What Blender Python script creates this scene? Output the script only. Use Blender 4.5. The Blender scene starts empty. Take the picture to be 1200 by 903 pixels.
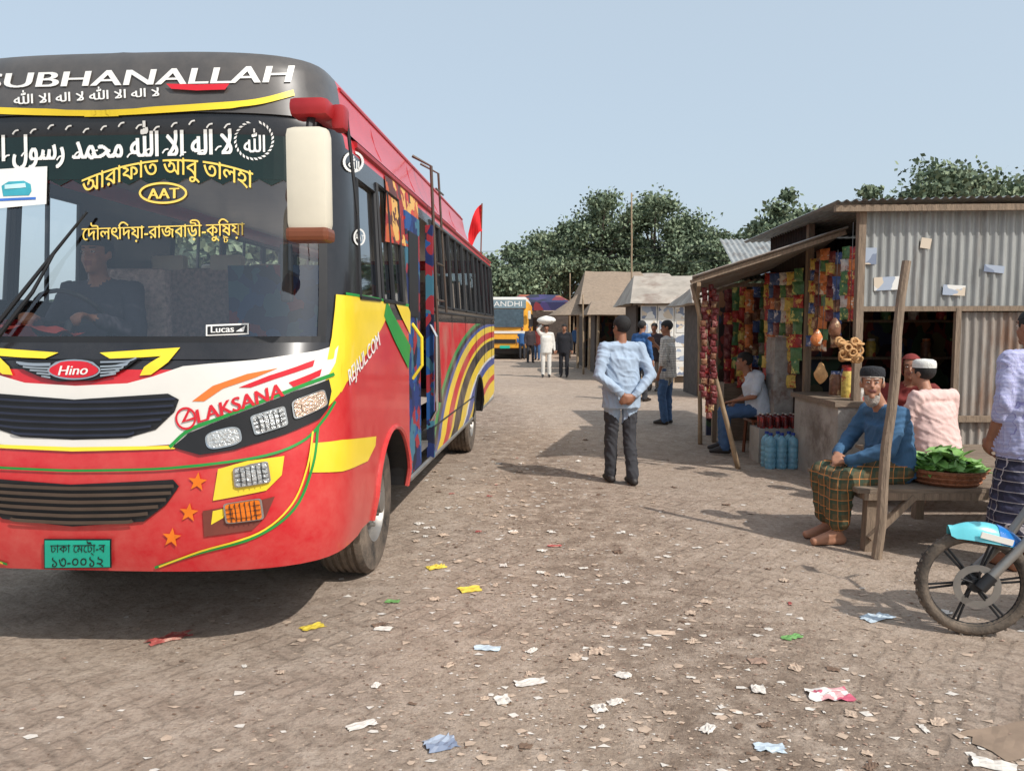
import bpy,bmesh,math,random
import numpy as np
from mathutils import Vector,Matrix,noise
R=math.radians; rnd=random.Random(7); PI=math.pi
scene=bpy.context.scene; col=scene.collection
# ---------------------------------------------------------------- camera model
CH=1.57; FPX=900.; PIT=math.atan(67.5/900)
FW=np.array([0,math.cos(PIT),-math.sin(PIT)]); UP=np.array([0,math.sin(PIT),math.cos(PIT)]); RT=np.array([1.,0,0]); CC=np.array([0,0,CH])
def proj(P):
    d=P-CC; dep=d@FW
    return np.stack([600+FPX*(d@RT)/dep,451.5-FPX*(d@UP)/dep],-1)
def ray(x,y): return RT*(x-600)/FPX+UP*(451.5-y)/FPX+FW
def G(x,y,z=0.):
    r=ray(x,y); t=(z-CH)/r[2]; p=CC+r*t; return Vector(p)
def at(x,y,Y):
    r=ray(x,y); return Vector(CC+r*(Y/r[1]))
cam=bpy.data.objects.new('camera',bpy.data.cameras.new('camera')); col.objects.link(cam)
cam.location=(0,0,CH); cam.rotation_euler=(PI/2-PIT,0,0); cam.data.sensor_width=36; cam.data.lens=27; cam.data.clip_end=2000
scene.camera=cam
# ---------------------------------------------------------------- materials
def C(r,g,b):
    f=lambda v:(v/255/12.92 if v/255<=.04045 else ((v/255+.055)/1.055)**2.4)
    return (f(r),f(g),f(b),1)
def nt(name):
    m=bpy.data.materials.new(name); m.use_nodes=True; t=m.node_tree; return m,t,t.nodes['Principled BSDF']
def N(t,ty,**k):
    n=t.nodes.new(ty)
    for a,b in k.items(): setattr(n,a,b)
    return n
def ramp(t,fac,stops,interp='LINEAR'):
    r=N(t,'ShaderNodeValToRGB'); r.color_ramp.interpolation=interp
    e=r.color_ramp.elements
    while len(e)<len(stops): e.new(.5)
    for i,(p,c) in enumerate(stops): e[i].position=p; e[i].color=c if len(c)==4 else (*c,1)
    t.links.new(fac,r.inputs[0]); return r.outputs[0]
def mixc(t,fac,a,b,mode='MIX'):
    n=N(t,'ShaderNodeMix',data_type='RGBA',blend_type=mode)
    for s,v in ((n.inputs[0],fac),(n.inputs[6],a),(n.inputs[7],b)):
        if hasattr(v,'links'): t.links.new(v,s)
        else: s.default_value=v
    return n.outputs[2]
def math_(t,op,a,b=None,c=None):
    n=N(t,'ShaderNodeMath',operation=op)
    for i,v in enumerate((a,b,c)):
        if v is None: continue
        if hasattr(v,'links'): t.links.new(v,n.inputs[i])
        else: n.inputs[i].default_value=v
    return n.outputs[0]
DUST=C(172,152,132)
def M(name,c,rough=.7,metal=0,var=.18,scale=6,bump=0,bscale=60,dust=0,stretch=(1,1,1),coat=0,c2=None,c2lo=.5,c2hi=.65):
    m,t,b=nt(name)
    tc=N(t,'ShaderNodeTexCoord'); mp=N(t,'ShaderNodeMapping'); mp.inputs['Scale'].default_value=stretch
    t.links.new(tc.outputs['Object'],mp.inputs[0])
    n=N(t,'ShaderNodeTexNoise'); n.inputs['Scale'].default_value=scale; n.inputs['Detail'].default_value=5; n.inputs['Roughness'].default_value=.65
    t.links.new(mp.outputs[0],n.inputs[0])
    lo=tuple(x*(1-var) for x in c[:3])+(1,); hi=tuple(min(1,x*(1+var)) for x in c[:3])+(1,)
    o=ramp(t,n.outputs[0],[(.3,lo),(.7,hi)])
    if c2 is not None:
        n2=N(t,'ShaderNodeTexNoise'); n2.inputs['Scale'].default_value=scale*.45; n2.inputs['Detail'].default_value=8; n2.inputs['Roughness'].default_value=.7
        t.links.new(mp.outputs[0],n2.inputs[0])
        f=ramp(t,n2.outputs[0],[(c2lo,(0,0,0,1)),(c2hi,(1,1,1,1))]); o=mixc(t,f,o,c2)
    if dust:
        n3=N(t,'ShaderNodeTexNoise'); n3.inputs['Scale'].default_value=3; n3.inputs['Detail'].default_value=8; n3.inputs['Roughness'].default_value=.75
        t.links.new(tc.outputs['Object'],n3.inputs[0])
        g=N(t,'ShaderNodeNewGeometry'); sx=N(t,'ShaderNodeSeparateXYZ'); t.links.new(g.outputs['Position'],sx.inputs[0])
        h=N(t,'ShaderNodeMapRange'); h.inputs[1].default_value=.25; h.inputs[2].default_value=1.5; h.inputs[3].default_value=1; h.inputs[4].default_value=.15
        t.links.new(sx.outputs[2],h.inputs[0])
        f=math_(t,'MULTIPLY',math_(t,'MULTIPLY',ramp(t,n3.outputs[0],[(.35,(0,0,0,1)),(.75,(1,1,1,1))]),h.outputs[0]),dust)
        o=mixc(t,f,o,DUST)
        t.links.new(math_(t,'ADD',math_(t,'MULTIPLY',f,.5),rough),b.inputs['Roughness'])
    else: b.inputs['Roughness'].default_value=rough
    t.links.new(o,b.inputs['Base Color']); b.inputs['Metallic'].default_value=metal
    if coat: b.inputs['Coat Weight'].default_value=coat; b.inputs['Coat Roughness'].default_value=.08
    if bump:
        n4=N(t,'ShaderNodeTexNoise'); n4.inputs['Scale'].default_value=bscale; n4.inputs['Detail'].default_value=4
        t.links.new(mp.outputs[0],n4.inputs[0])
        bp=N(t,'ShaderNodeBump'); bp.inputs['Strength'].default_value=bump; bp.inputs['Distance'].default_value=.02
        t.links.new(n4.outputs[0],bp.inputs['Height']); t.links.new(bp.outputs[0],b.inputs['Normal'])
    return m
def glass(name,tint,gl=.12,rough=.03):
    m=bpy.data.materials.new(name); m.use_nodes=True; t=m.node_tree; t.nodes.clear()
    o=N(t,'ShaderNodeOutputMaterial'); a=N(t,'ShaderNodeBsdfTransparent'); a.inputs[0].default_value=(*tint,1)
    g=N(t,'ShaderNodeBsdfGlossy'); g.inputs['Roughness'].default_value=rough; g.inputs[0].default_value=(.9,.95,1,1)
    lw=N(t,'ShaderNodeLayerWeight'); lw.inputs[0].default_value=gl
    mx=N(t,'ShaderNodeMixShader'); f=math_(t,'ADD',math_(t,'MULTIPLY',lw.outputs[0],.8),gl*.5)
    t.links.new(f,mx.inputs[0]); t.links.new(a.outputs[0],mx.inputs[1]); t.links.new(g.outputs[0],mx.inputs[2]); t.links.new(mx.outputs[0],o.inputs[0])
    return m
red=M('bus_red_paint',C(204,26,38),.28,var=.08,dust=.45,coat=.35)
dred=M('bus_dark_red',C(160,28,34),.4,var=.1,dust=.2)
blackp=M('black_gloss_paint',C(34,34,37),.25,var=.2,dust=.15,coat=.3)
greyp=M('dusty_black_roof',C(76,73,71),.35,var=.15,dust=.6,coat=.3)
whitep=M('white_paint',C(226,222,214),.4,var=.05,dust=.35)
whitel=M('white_lettering',C(232,230,224),.5,var=.03)
yel=M('yellow_paint',C(242,210,44),.35,var=.06,dust=.25,coat=.3)
yell=M('pale_yellow_lettering',C(240,205,96),.5,var=.03)
green=M('green_paint',C(36,140,60),.4,var=.08)
redl=M('red_lettering',C(205,30,45),.4,var=.05)
orangel=M('orange_slash_paint',C(232,120,50),.4,var=.05)
orange=M('orange_lens',C(230,120,30),.3,var=.1)
teal=M('turquoise_plate',C(28,178,150),.4,var=.05)
dgreen=M('dark_green_film',C(14,34,30),.2,var=.2)
cream=M('cream_plastic',C(222,214,194),.4,var=.06,dust=.4)
brownp=M('brown_plastic',C(120,66,40),.4,var=.1)
rubber=M('tyre_rubber',C(42,40,38),.85,var=.2,dust=.7,bump=.3,bscale=80)
steel=M('grey_steel',C(140,138,134),.4,.6,var=.15,dust=.3)
chrome=M('chrome',C(200,200,200),.18,.9,var=.05)
darkm=M('dark_plastic',C(28,28,30),.5,var=.2)
bronze=M('brown_grille_slat',C(88,74,64),.35,.3,var=.15)
navy=M('dark_grille_slat',C(44,48,64),.35,.2,var=.2)
interior=M('bus_interior_vinyl',C(166,154,144),.8,var=.15)
seatm=M('patterned_seat_cloth',C(182,160,152),.9,var=.5,scale=30)
lens=M('headlamp_lens',C(206,208,206),.12,.55,var=.2,scale=60,bump=.5,bscale=90)
lensa=M('amber_tinted_lens',C(214,186,164),.12,.5,var=.3,scale=40,bump=.5,bscale=90)
wind=glass('windscreen_glass',(.95,.97,.97),.2); sideg=glass('tinted_side_glass',(.6,.65,.68),.42); cleargl=glass('clear_side_glass',(.92,.94,.95),.1)
def side_art():
    m,t,b=nt('painted_arc_stripes'); tc=N(t,'ShaderNodeTexCoord'); s=N(t,'ShaderNodeSeparateXYZ'); t.links.new(tc.outputs['Object'],s.inputs[0])
    x=math_(t,'DIVIDE',math_(t,'SUBTRACT',s.outputs[1],8.8),6.3); z=math_(t,'DIVIDE',math_(t,'SUBTRACT',s.outputs[2],.05),1.72)
    r=math_(t,'POWER',math_(t,'ADD',math_(t,'POWER',math_(t,'ABSOLUTE',x),2.5),math_(t,'POWER',math_(t,'ABSOLUTE',z),2.5)),1/2.5)
    y_,k_,r_,g_,b_,w_=C(240,205,40),C(24,24,30),C(200,28,38),C(50,140,70),C(40,70,150),C(225,222,214)
    st=[(0,y_),(.24,w_),(.29,y_),(.42,r_),(.47,y_),(.56,b_),(.62,w_),(.64,y_),(.70,k_),(.775,y_),(.80,r_),(.85,y_),(.895,b_),(.92,k_),(.945,g_),(.965,r_)]
    o=ramp(t,r,st,'CONSTANT')
    n3=N(t,'ShaderNodeTexNoise'); n3.inputs['Scale'].default_value=4; n3.inputs['Detail'].default_value=7; t.links.new(tc.outputs['Object'],n3.inputs[0])
    f=ramp(t,n3.outputs[0],[(.4,(0,0,0,1)),(.8,(.5,.5,.5,1))]); o=mixc(t,f,o,DUST)
    t.links.new(o,b.inputs['Base Color']); b.inputs['Roughness'].default_value=.35; return m
art=side_art()
def patch_art(name,cols,scale,stretch=(1,1,1)):
    m,t,b=nt(name); tc=N(t,'ShaderNodeTexCoord'); mp=N(t,'ShaderNodeMapping'); mp.inputs['Scale'].default_value=stretch; t.links.new(tc.outputs['Object'],mp.inputs[0]); v=N(t,'ShaderNodeTexVoronoi'); v.inputs['Scale'].default_value=scale
    n=N(t,'ShaderNodeTexNoise'); n.inputs['Scale'].default_value=scale*.7; t.links.new(mp.outputs[0],n.inputs[0])
    t.links.new(mixc(t,.2,mp.outputs[0],n.outputs[1]),v.inputs[0])
    sp=N(t,'ShaderNodeSeparateColor'); t.links.new(v.outputs['Color'],sp.inputs[0])
    o=ramp(t,sp.outputs[0],[(i/len(cols),c) for i,c in enumerate(cols)],'CONSTANT'); t.links.new(o,b.inputs['Base Color']); b.inputs['Roughness'].default_value=.5; return m
doorart=patch_art('painted_door_art',[C(24,50,110),C(30,80,140),C(20,26,50),C(150,40,50),C(60,110,130),C(24,40,90)],9)
posterart=patch_art('printed_poster_art',[C(190,90,40),C(150,40,30),C(220,170,90),C(90,40,30),C(200,60,40)],11)
leaflet=patch_art('printed_leaflet_art',[C(215,212,205),C(160,170,185),C(205,190,170),C(120,130,150),C(222,220,214)],7)
pinkleaf=patch_art('pink_printed_art',[C(220,214,206),C(190,90,110),C(214,160,160),C(210,200,196)],14)
goodsart=patch_art('stacked_goods_art',[C(60,40,36),C(120,50,46),C(40,34,34),C(110,100,70),C(60,84,60),C(50,56,80),C(130,90,60),C(44,34,34)],9,(1,1,.7))
# ---------------------------------------------------------------- mesh builder
class MB:
    def __init__(s): s.v=[];s.f=[];s.m=[];s.ml=[]
    def add(s,vs,fs,mat):
        if mat not in s.ml: s.ml.append(mat)
        k=s.ml.index(mat); b=len(s.v); s.v+= [tuple(v) for v in vs]
        for f in fs: s.f.append(tuple(b+i for i in f)); s.m.append(k)
        return s
    def box(s,c,d,mat,rot=None,taper=1.):
        vs=[]
        for z in(-.5,.5):
            k=1 if z<0 else taper
            for x,y in((-.5,-.5),(.5,-.5),(.5,.5),(-.5,.5)):
                p=Vector((x*d[0]*k,y*d[1]*k,z*d[2]))
                if rot is not None: p=rot@p
                vs.append(p+Vector(c))
        return s.add(vs,[(3,2,1,0),(4,5,6,7),(0,1,5,4),(1,2,6,5),(2,3,7,6),(3,0,4,7)],mat)
    def rbox(s,c,d,mat,r=.02,rot=None):
        bm=bmesh.new(); bmesh.ops.create_cube(bm,size=1); bmesh.ops.scale(bm,vec=d,verts=bm.verts)
        bmesh.ops.bevel(bm,geom=bm.edges[:],offset=r,segments=2,affect='EDGES',profile=.6)
        vs=[((rot@v.co) if rot is not None else v.co)+Vector(c) for v in bm.verts]; bm.verts.index_update()
        s.add(vs,[tuple(v.index for v in f.verts) for f in bm.faces],mat); bm.free(); return s
    def beam(s,p0,p1,w,h,mat):
        p0,p1=Vector(p0),Vector(p1); d=p1-p0; q=d.to_track_quat('Z','Y').to_matrix()
        return s.box((p0+p1)/2,(w,h,d.length),mat,q)
    def path(s,pts,rad,mat,seg=8,cap=True):
        pts=[Vector(p) for p in pts]; n=len(pts); rad=rad if isinstance(rad,(list,tuple)) else [rad]*n
        vs=[]; fs=[]; q0=None
        for i,p in enumerate(pts):
            d=(pts[min(i+1,n-1)]-pts[max(i-1,0)]).normalized()
            a=Vector((0,0,1)) if abs(d.z)<.9 else Vector((1,0,0))
            if q0 is not None: a=q0
            x=(a-d*a.dot(d)).normalized(); q0=x; y=d.cross(x)
            for k in range(seg):
                t=2*PI*k/seg; vs.append(p+(x*math.cos(t)+y*math.sin(t))*rad[i])
        for i in range(n-1):
            for k in range(seg): fs.append((i*seg+k,i*seg+(k+1)%seg,(i+1)*seg+(k+1)%seg,(i+1)*seg+k))
        if cap: fs+= [tuple(range(seg))[::-1],tuple((n-1)*seg+k for k in range(seg))]
        return s.add(vs,fs,mat)
    def lathe(s,prof,c,axis,mat,seg=32):
        q=Vector(axis).to_track_quat('Z','Y').to_matrix(); vs=[];fs=[]
        for r,h in prof:
            for k in range(seg): t=2*PI*k/seg; vs.append(q@Vector((r*math.cos(t),r*math.sin(t),h))+Vector(c))
        for i in range(len(prof)-1):
            for k in range(seg): fs.append((i*seg+k,i*seg+(k+1)%seg,(i+1)*seg+(k+1)%seg,(i+1)*seg+k))
        return s.add(vs,fs,mat)
    def build(s,name,parent=None,smooth=False,kind=None):
        me=bpy.data.meshes.new(name); me.from_pydata(s.v,[],s.f)
        for m in s.ml: me.materials.append(m)
        me.polygons.foreach_set('material_index',s.m)
        if smooth: me.polygons.foreach_set('use_smooth',[True]*len(s.f))
        me.update(); o=bpy.data.objects.new(name,me); col.objects.link(o)
        if parent: o.parent=parent
        if kind: o['kind']=kind
        return o
def tag(o,label,cat,group=None):
    o['label']=label;o['category']=cat
    if group:o['group']=group
    return o
def empty(name,loc,label,cat,rz=0,group=None):
    o=bpy.data.objects.new(name,None); col.objects.link(o); o.location=loc; o.rotation_euler=(0,0,rz); o.empty_display_size=.1
    return tag(o,label,cat,group)
def empty_part(name,parent):
    o=bpy.data.objects.new(name,None); col.objects.link(o); o.parent=parent; o.empty_display_size=.1; return o
def autosm(o,ang=40):
    me=o.data; me.polygons.foreach_set('use_smooth',[True]*len(me.polygons))
    try: me.set_sharp_from_angle(angle=R(ang))
    except Exception: pass
    return o
# ---------------------------------------------------------------- text by scanline fill
def edges_of(s,offset):
    cu=bpy.data.curves.new('t','FONT'); cu.body=s; cu.resolution_u=4; cu.offset=offset; cu.fill_mode='NONE'
    ob=bpy.data.objects.new('t',cu); col.objects.link(ob); dg=bpy.context.evaluated_depsgraph_get(); dg.update()
    me=ob.evaluated_get(dg).to_mesh(); v=np.array([x.co[:2] for x in me.vertices]).reshape(-1,2); e=np.array([x.vertices[:] for x in me.edges]).reshape(-1,2)
    ob.evaluated_get(dg).to_mesh_clear(); bpy.data.objects.remove(ob); bpy.data.curves.remove(cu)
    return v,e
def normd(o):
    o=o.copy(); x0,x1,y0,y1=o[:,0].min(),o[:,2].max(),o[:,1].min(),o[:,3].max()
    o[:,[0,2]]=(o[:,[0,2]]-x0)/(x1-x0); o[:,[1,3]]=(o[:,[1,3]]-y0)/(y1-y0); return o
def scan(s,offset=0,rows=48,norm=True,bold=0):
    v,e=edges_of(s,offset); nxt={}
    for a,b in e: nxt.setdefault(a,[]).append(b); nxt.setdefault(b,[]).append(a)
    seen=set(); E=[]
    for a0 in range(len(v)):
        if a0 in seen or a0 not in nxt: continue
        a=a0; seen.add(a); b=a0+1 if (a0+1) in nxt[a0] else nxt[a0][0]
        E.append((a,b)); prev=a
        while b!=a0:
            seen.add(b); c=[q for q in nxt[b] if q!=prev]
            if not c: break
            prev,b=b,c[0]; E.append((prev,b))
            if len(E)>100000: break
    E=np.array(E); P=v[E[:,0]];Q=v[E[:,1]]
    y0,y1=v[:,1].min(),v[:,1].max(); h=(y1-y0)/rows; out=[]
    for i in range(rows):
        y=y0+(i+.5)*h
        k=(P[:,1]<=y)!=(Q[:,1]<=y); p=P[k];q=Q[k]
        if not len(p): continue
        x=p[:,0]+(y-p[:,1])*(q[:,0]-p[:,0])/(q[:,1]-p[:,1]); w=np.where(q[:,1]>p[:,1],1,-1); o=np.argsort(x); x=x[o];w=w[o]; W=0
        runs=[]
        for a in range(len(x)):
            if W==0: st=x[a]
            W+=w[a]
            if W==0 and x[a]>st:
                if runs and st-bold<=runs[-1][1]: runs[-1][1]=x[a]+bold
                else: runs.append([st-bold,x[a]+bold])
        for a,b in runs: out.append((a,y-h/2,b,y+h/2))
    out=np.array(out)
    return normd(out) if norm else out
# ---------------------------------------------------------------- BUS surface
YAW=R(3.9); BO=Vector((-2.0,3.45,0))
bus=empty('passenger_bus',BO,'large red yellow and black bus parked at the left with its near side door open','bus',-YAW)
BM=np.array(Matrix.Translation(BO)@Matrix.Rotation(-YAW,4,'Z'))
W0=1.15;D0=.6;NN=3.2;LEN=8.75
tt=np.linspace(PI/2,0,160); fu=W0*np.cos(tt)**(2/NN); fv=D0-D0*np.sin(tt)**(2/NN); fu[0]=0
t2=np.linspace(0,PI/2,40); ru=W0-.25+.25*np.cos(t2); rv=LEN-.25+.25*np.sin(t2)
U=np.concatenate([fu,ru,[0]]);V=np.concatenate([fv,rv,[LEN+.04]])
AL=np.concatenate([[0],np.cumsum(np.hypot(np.diff(U),np.diff(V)))])
AF=AL[159]; AEND=AL[-1]
def av(v): return AF+(v-D0)
ZT=2.945
Wz=([0.3,.45,.6,1.7,2.4,2.58,2.68,2.75,2.87,2.915,ZT],[1.08,1.12,1.15,1.15,1.11,1.08,1.03,1.005,.985,.965,.91])
Fz=([.3,.45,.6,.95,1.05,1.4,1.5,2.5,2.62,2.87,2.915,ZT],[.1,.04,.0,.0,.03,.07,.12,.36,.34,.41,.45,.55])
def S(a,z):
    a=np.asarray(a,float);z=np.asarray(z,float); b=np.abs(a)
    u=np.interp(b,AL,U);v=np.interp(b,AL,V); w=np.interp(z,*Wz)/W0; F=np.interp(z,*Fz); fd=np.clip((1.5-v)/1.5,0,1)
    return np.stack([np.sign(a)*u*w,v+F*fd,z*np.ones_like(a)],-1)
def Nrm(a,z):
    e=1e-3; ta=S(np.asarray(a)+e,z)-S(np.asarray(a)-e,z); tz=S(a,np.asarray(z)+e)-S(a,np.asarray(z)-e)
    n=np.cross(ta,tz); return n/np.maximum(np.linalg.norm(n,axis=-1,keepdims=True),1e-9)
def SW(a,z):
    P=S(a,z); return P@BM[:3,:3].T+BM[:3,3]
ga,gz=np.meshgrid(np.linspace(-1.3,AF+8,260),np.linspace(.4,ZT-.003,60)); ga=ga.ravel();gz=gz.ravel(); gp=proj(SW(ga,gz))
vis=np.einsum('ij,ij->i',Nrm(ga,gz)@BM[:3,:3].T,CC-SW(ga,gz))>0; ga,gz,gp=ga[vis],gz[vis],gp[vis]
def inv(px):
    px=np.asarray(px,float).reshape(-1,2); A=np.empty(len(px));Z=np.empty(len(px))
    for i in range(0,len(px),400):
        d=((px[i:i+400,None,:]-gp[None])**2).sum(-1); k=d.argmin(1); A[i:i+400]=ga[k];Z[i:i+400]=gz[k]
    for _ in range(8):
        e=1e-3; p=proj(SW(A,Z)); Ja=(proj(SW(A+e,Z))-p)/e; Jz=(proj(SW(A,Z+e))-p)/e; r=px-p
        det=Ja[:,0]*Jz[:,1]-Ja[:,1]*Jz[:,0]; det=np.where(np.abs(det)<1e-6,1e-6,det)
        da=(r[:,0]*Jz[:,1]-r[:,1]*Jz[:,0])/det; dz=(Ja[:,0]*r[:,1]-Ja[:,1]*r[:,0])/det
        A+=np.clip(da,-.1,.1);Z+=np.clip(dz,-.1,.1); Z=np.clip(Z,.35,ZT-.004)
    return A,Z
def spl(pts,n=6,closed=True):
    P=[np.array(p,float) for p in pts]; out=[]; L=len(P)
    for i in range(L if closed else L-1):
        p=[P[(i+k)%L] if closed else P[min(max(i+k,0),L-1)] for k in(-1,0,1,2)]
        for j in range(n):
            t=j/n; out.append(.5*((2*p[1])+(-p[0]+p[2])*t+(2*p[0]-5*p[1]+4*p[2]-p[3])*t*t+(-p[0]+3*p[1]-3*p[2]+p[3])*t**3))
    if not closed: out.append(P[-1])
    return out
def azpoly(mb,A,Z,mat,off,mirror=False):
    for sg in((1,-1) if mirror else (1,)):
        bm=bmesh.new(); vs=[bm.verts.new((a*sg,z,0)) for a,z in zip(A,Z)]
        try: bm.faces.new(vs)
        except Exception: bm.free(); return
        lo,hi=min(a*sg for a in A),max(a*sg for a in A)
        st=.05 if hi-lo<3 else .12
        for k in range(1,int((hi-lo)/st)+1):
            bmesh.ops.bisect_plane(bm,geom=bm.verts[:]+bm.edges[:]+bm.faces[:],plane_co=(lo+k*st,0,0),plane_no=(1,0,0))
        zl,zh=min(Z),max(Z)
        for k in range(1,int((zh-zl)/.12)+1):
            bmesh.ops.bisect_plane(bm,geom=bm.verts[:]+bm.edges[:]+bm.faces[:],plane_co=(0,zl+k*.12,0),plane_no=(0,1,0))
        bmesh.ops.triangulate(bm,faces=bm.faces[:]); bm.verts.index_update()
        a=np.array([v.co.x for v in bm.verts]);z=np.array([v.co.y for v in bm.verts])
        P=S(a,z)+Nrm(a,z)*off
        mb.add(P.tolist(),[tuple(v.index for v in f.verts) for f in bm.faces],mat); bm.free()
def cz(pts,A,mirror):
    if mirror:
        for i,p in enumerate(pts):
            if abs(p[0]-93)<.01: A[i]=0
    return A
def pxpoly(mb,pts,mat,off,smooth=False,mirror=False):
    if smooth: pts=spl(pts)
    A,Z=inv(pts); azpoly(mb,cz(pts,A,mirror),Z,mat,off,mirror)
def pxstrip(mb,pts,w,mat,off,mirror=False,n=6,closed=False):
    P=np.array(spl(pts,n,closed)); 
    if closed: P=np.vstack([P,P[:1]])
    T=np.gradient(P,axis=0); T/=np.maximum(np.linalg.norm(T,axis=1,keepdims=True),1e-9); Nn=np.stack([-T[:,1],T[:,0]],-1)
    A1,Z1=inv(P+Nn*w/2);A2,Z2=inv(P-Nn*w/2)
    if mirror and abs(pts[0][0]-93)<.01: A1[0]=A2[0]=0
    for sg in((1,-1) if mirror else(1,)):
        P1=S(A1*sg,Z1)+Nrm(A1*sg,Z1)*off;P2=S(A2*sg,Z2)+Nrm(A2*sg,Z2)*off; k=len(P1)
        mb.add(P1.tolist()+P2.tolist(),[(i,i+1,k+i+1,k+i) for i in range(k-1)],mat)
def textpx(mb,sc,mp,mat,off,split=.05):
    q=[]
    for x0,y0,x1,y1 in sc:
        n=max(1,int((x1-x0)/split)+1)
        for i in range(n):
            a=x0+(x1-x0)*i/n;b=x0+(x1-x0)*(i+1)/n; q+= [(a,y0),(b,y0),(b,y1),(a,y1)]
    q=np.array(q); px=mp(q[:,0],q[:,1]); A,Z=inv(px); P=S(A,Z)+Nrm(A,Z)*off
    mb.add(P.tolist(),[(4*i,4*i+1,4*i+2,4*i+3) for i in range(len(q)//4)],mat)
def quad(bl,br,tr,tl):
    bl,br,tr,tl=map(lambda p:np.array(p,float),(bl,br,tr,tl))
    return lambda s,t:(1-t)[:,None]*((1-s)[:,None]*bl+s[:,None]*br)+t[:,None]*((1-s)[:,None]*tl+s[:,None]*tr)
# shell
wv=[(.60,1.10,1.73,2.36),(1.2,1.84,1.73,2.42)]+[(3.12+i*1.0,4.02+i*1.0,1.75,2.46) for i in range(5)]+[(8.12,8.42,1.75,2.46)]
WFV=1.5
DOOR=(1.98,2.96); ARC=[(WFV,.5),(6.35,.53)]
WA=1.14
al=set(np.round(np.arange(0,AEND,.08),3).tolist()+[WA,0.,AEND]+[av(x) for w in wv for x in w[:2]]+[av(x) for x in DOOR]+[av(WFV+d) for d in np.linspace(-.5,.5,17)]+[av(6.35+d) for d in np.linspace(-.53,.53,17)])
al=sorted(al); al2=[al[0]]
for a in al[1:]:
    if a-al2[-1]>.004: al2.append(a)
al=np.array(sorted([-a for a in al2[1:]]+al2))
zs=np.array([1.02,1.12,1.25,1.38,1.5,1.62,1.73,1.75,1.9,2.05,2.2,2.36,2.42,2.46,2.5,2.56,2.61,2.66])
def zb(a):
    b=abs(a); v=np.interp(b,AL,V); z=.45
    if b>AF:
        for c,r in ARC:
            if abs(v-c)<r: z=max(z,.45+math.sqrt(r*r-(v-c)**2)*.98)
    if b>AF+.1: z=max(z,.47)
    return z
def opening(a,z):
    b=abs(a); v=np.interp(b,AL,V)
    if b<WA and 1.5<z<2.5: return True
    if b>AF-.05 and b<AF+LEN:
        for w in wv:
            if w[0]<v<w[1] and w[2]<z<w[3]: return True
        if a>0 and DOOR[0]<v<DOOR[1] and z<2.42: return True
    if b>AEND-.9 and 1.75<z<2.42: return True
    return False
nz=4; cols_=[]
for a in al:
    b0=zb(a); cols_.append(list(b0+(1.02-b0)*np.arange(nz)/nz)+list(zs))
cols_=np.array(cols_); AA=np.repeat(al[:,None],cols_.shape[1],1)
PP=S(AA,cols_); nr=cols_.shape[1]
PP[:,-1]-=Nrm(AA[:,-1],cols_[:,-1])*.05
PP[:,-2]-=Nrm(AA[:,-2],cols_[:,-2])*.012
def shellmat(a,z):
    b=abs(a); v=np.interp(b,AL,V)
    if b<AF-.12: return red if z<1.42 else blackp
    if b>AEND-1.3: return red
    if 1.6<z<2.5: return blackp
    if v>2.96 and z<=1.7: return art
    return red
groups={}
for i in range(len(al)-1):
    for j in range(nr-1):
        am=(al[i]+al[i+1])/2; zm=cols_[i:i+2,j:j+2].mean()
        if opening(am,zm): continue
        groups.setdefault(shellmat(am,zm),[]).append((i*nr+j,(i+1)*nr+j,(i+1)*nr+j+1,i*nr+j+1))
body=MB(); body.v=[tuple(p) for p in PP.reshape(-1,3).tolist()]
for m,fs in groups.items():
    body.ml.append(m)
    for f in fs: body.f.append(f); body.m.append(len(body.ml)-1)
rim=PP[:,-1]
body.add([tuple(p) for p in rim]+[(0,p[1],2.73) for p in rim],[(i,i+1,len(rim)+i+1,len(rim)+i) for i in range(len(rim)-1)],red)
azpoly(body,[-1.25,1.25,1.25,-1.25],[1.425,1.425,1.5,1.5],blackp,.003)
wl=[(93,452),(150,449),(180,441),(215,429),(300,422),(372,411),(396,403),(392,425),(380,446),(335,464),(275,490),(212,520),(150,524),(93,524)]
pxpoly(body,wl,whitep,.006,mirror=True)
pxpoly(body,[(118,414),(165,411),(212,408),(198,425),(178,439),(165,440),(170,430),(190,418),(160,420),(130,421)],yel,.009,mirror=True)
pxpoly(body,[(226,470),(250,452),(290,438),(326,431),(300,442),(262,455),(240,470)],orangel,.009,mirror=True)
pxpoly(body,[(280,454),(315,440),(368,422),(366,429),(322,444),(294,454)],redl,.009,mirror=True)
pxpoly(body,[(338,448),(376,432),(374,440),(344,454)],redl,.009,mirror=True)
pxpoly(body,[(93,524),(212,522),(205,526),(93,529)],yel,.009,mirror=True)
pxstrip(body,[(93,551),(200,548),(300,536),(352,518),(378,492),(392,470)],3,green,.006,mirror=True)
pxstrip(body,[(200,524),(222,504),(260,489),(345,455),(390,438)],4,green,.011,mirror=True)
pxpoly(body,[(203,524),(222,507),(262,491),(345,458),(384,444),(387,458),(383,478),(374,490),(335,508),(275,527),(235,533)],darkm,.010,mirror=True)
pxstrip(body,[(182,664),(230,648),(300,628),(345,595),(366,545),(372,500)],3,green,.006,mirror=True)
pxstrip(body,[(187,663),(235,645),(303,624),(342,590),(360,545),(366,505)],2,yel,.0065,mirror=True)
pxpoly(body,[(93,468),(198,461),(211,468),(206,482),(184,503),(150,513),(93,515)],darkm,.011,mirror=True)
pxpoly(body,[(93,567),(204,561),(211,569),(196,590),(170,610),(93,616)],darkm,.011,mirror=True)
pxpoly(body,[(256,549),(290,540),(333,534),(330,556),(312,574),(250,586)],yel,.007,mirror=True)
pxpoly(body,[(238,598),(285,590),(322,581),(312,604),(296,620),(240,628)],M('maroon_paint',C(120,60,50),.4),.007,mirror=True)
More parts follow.
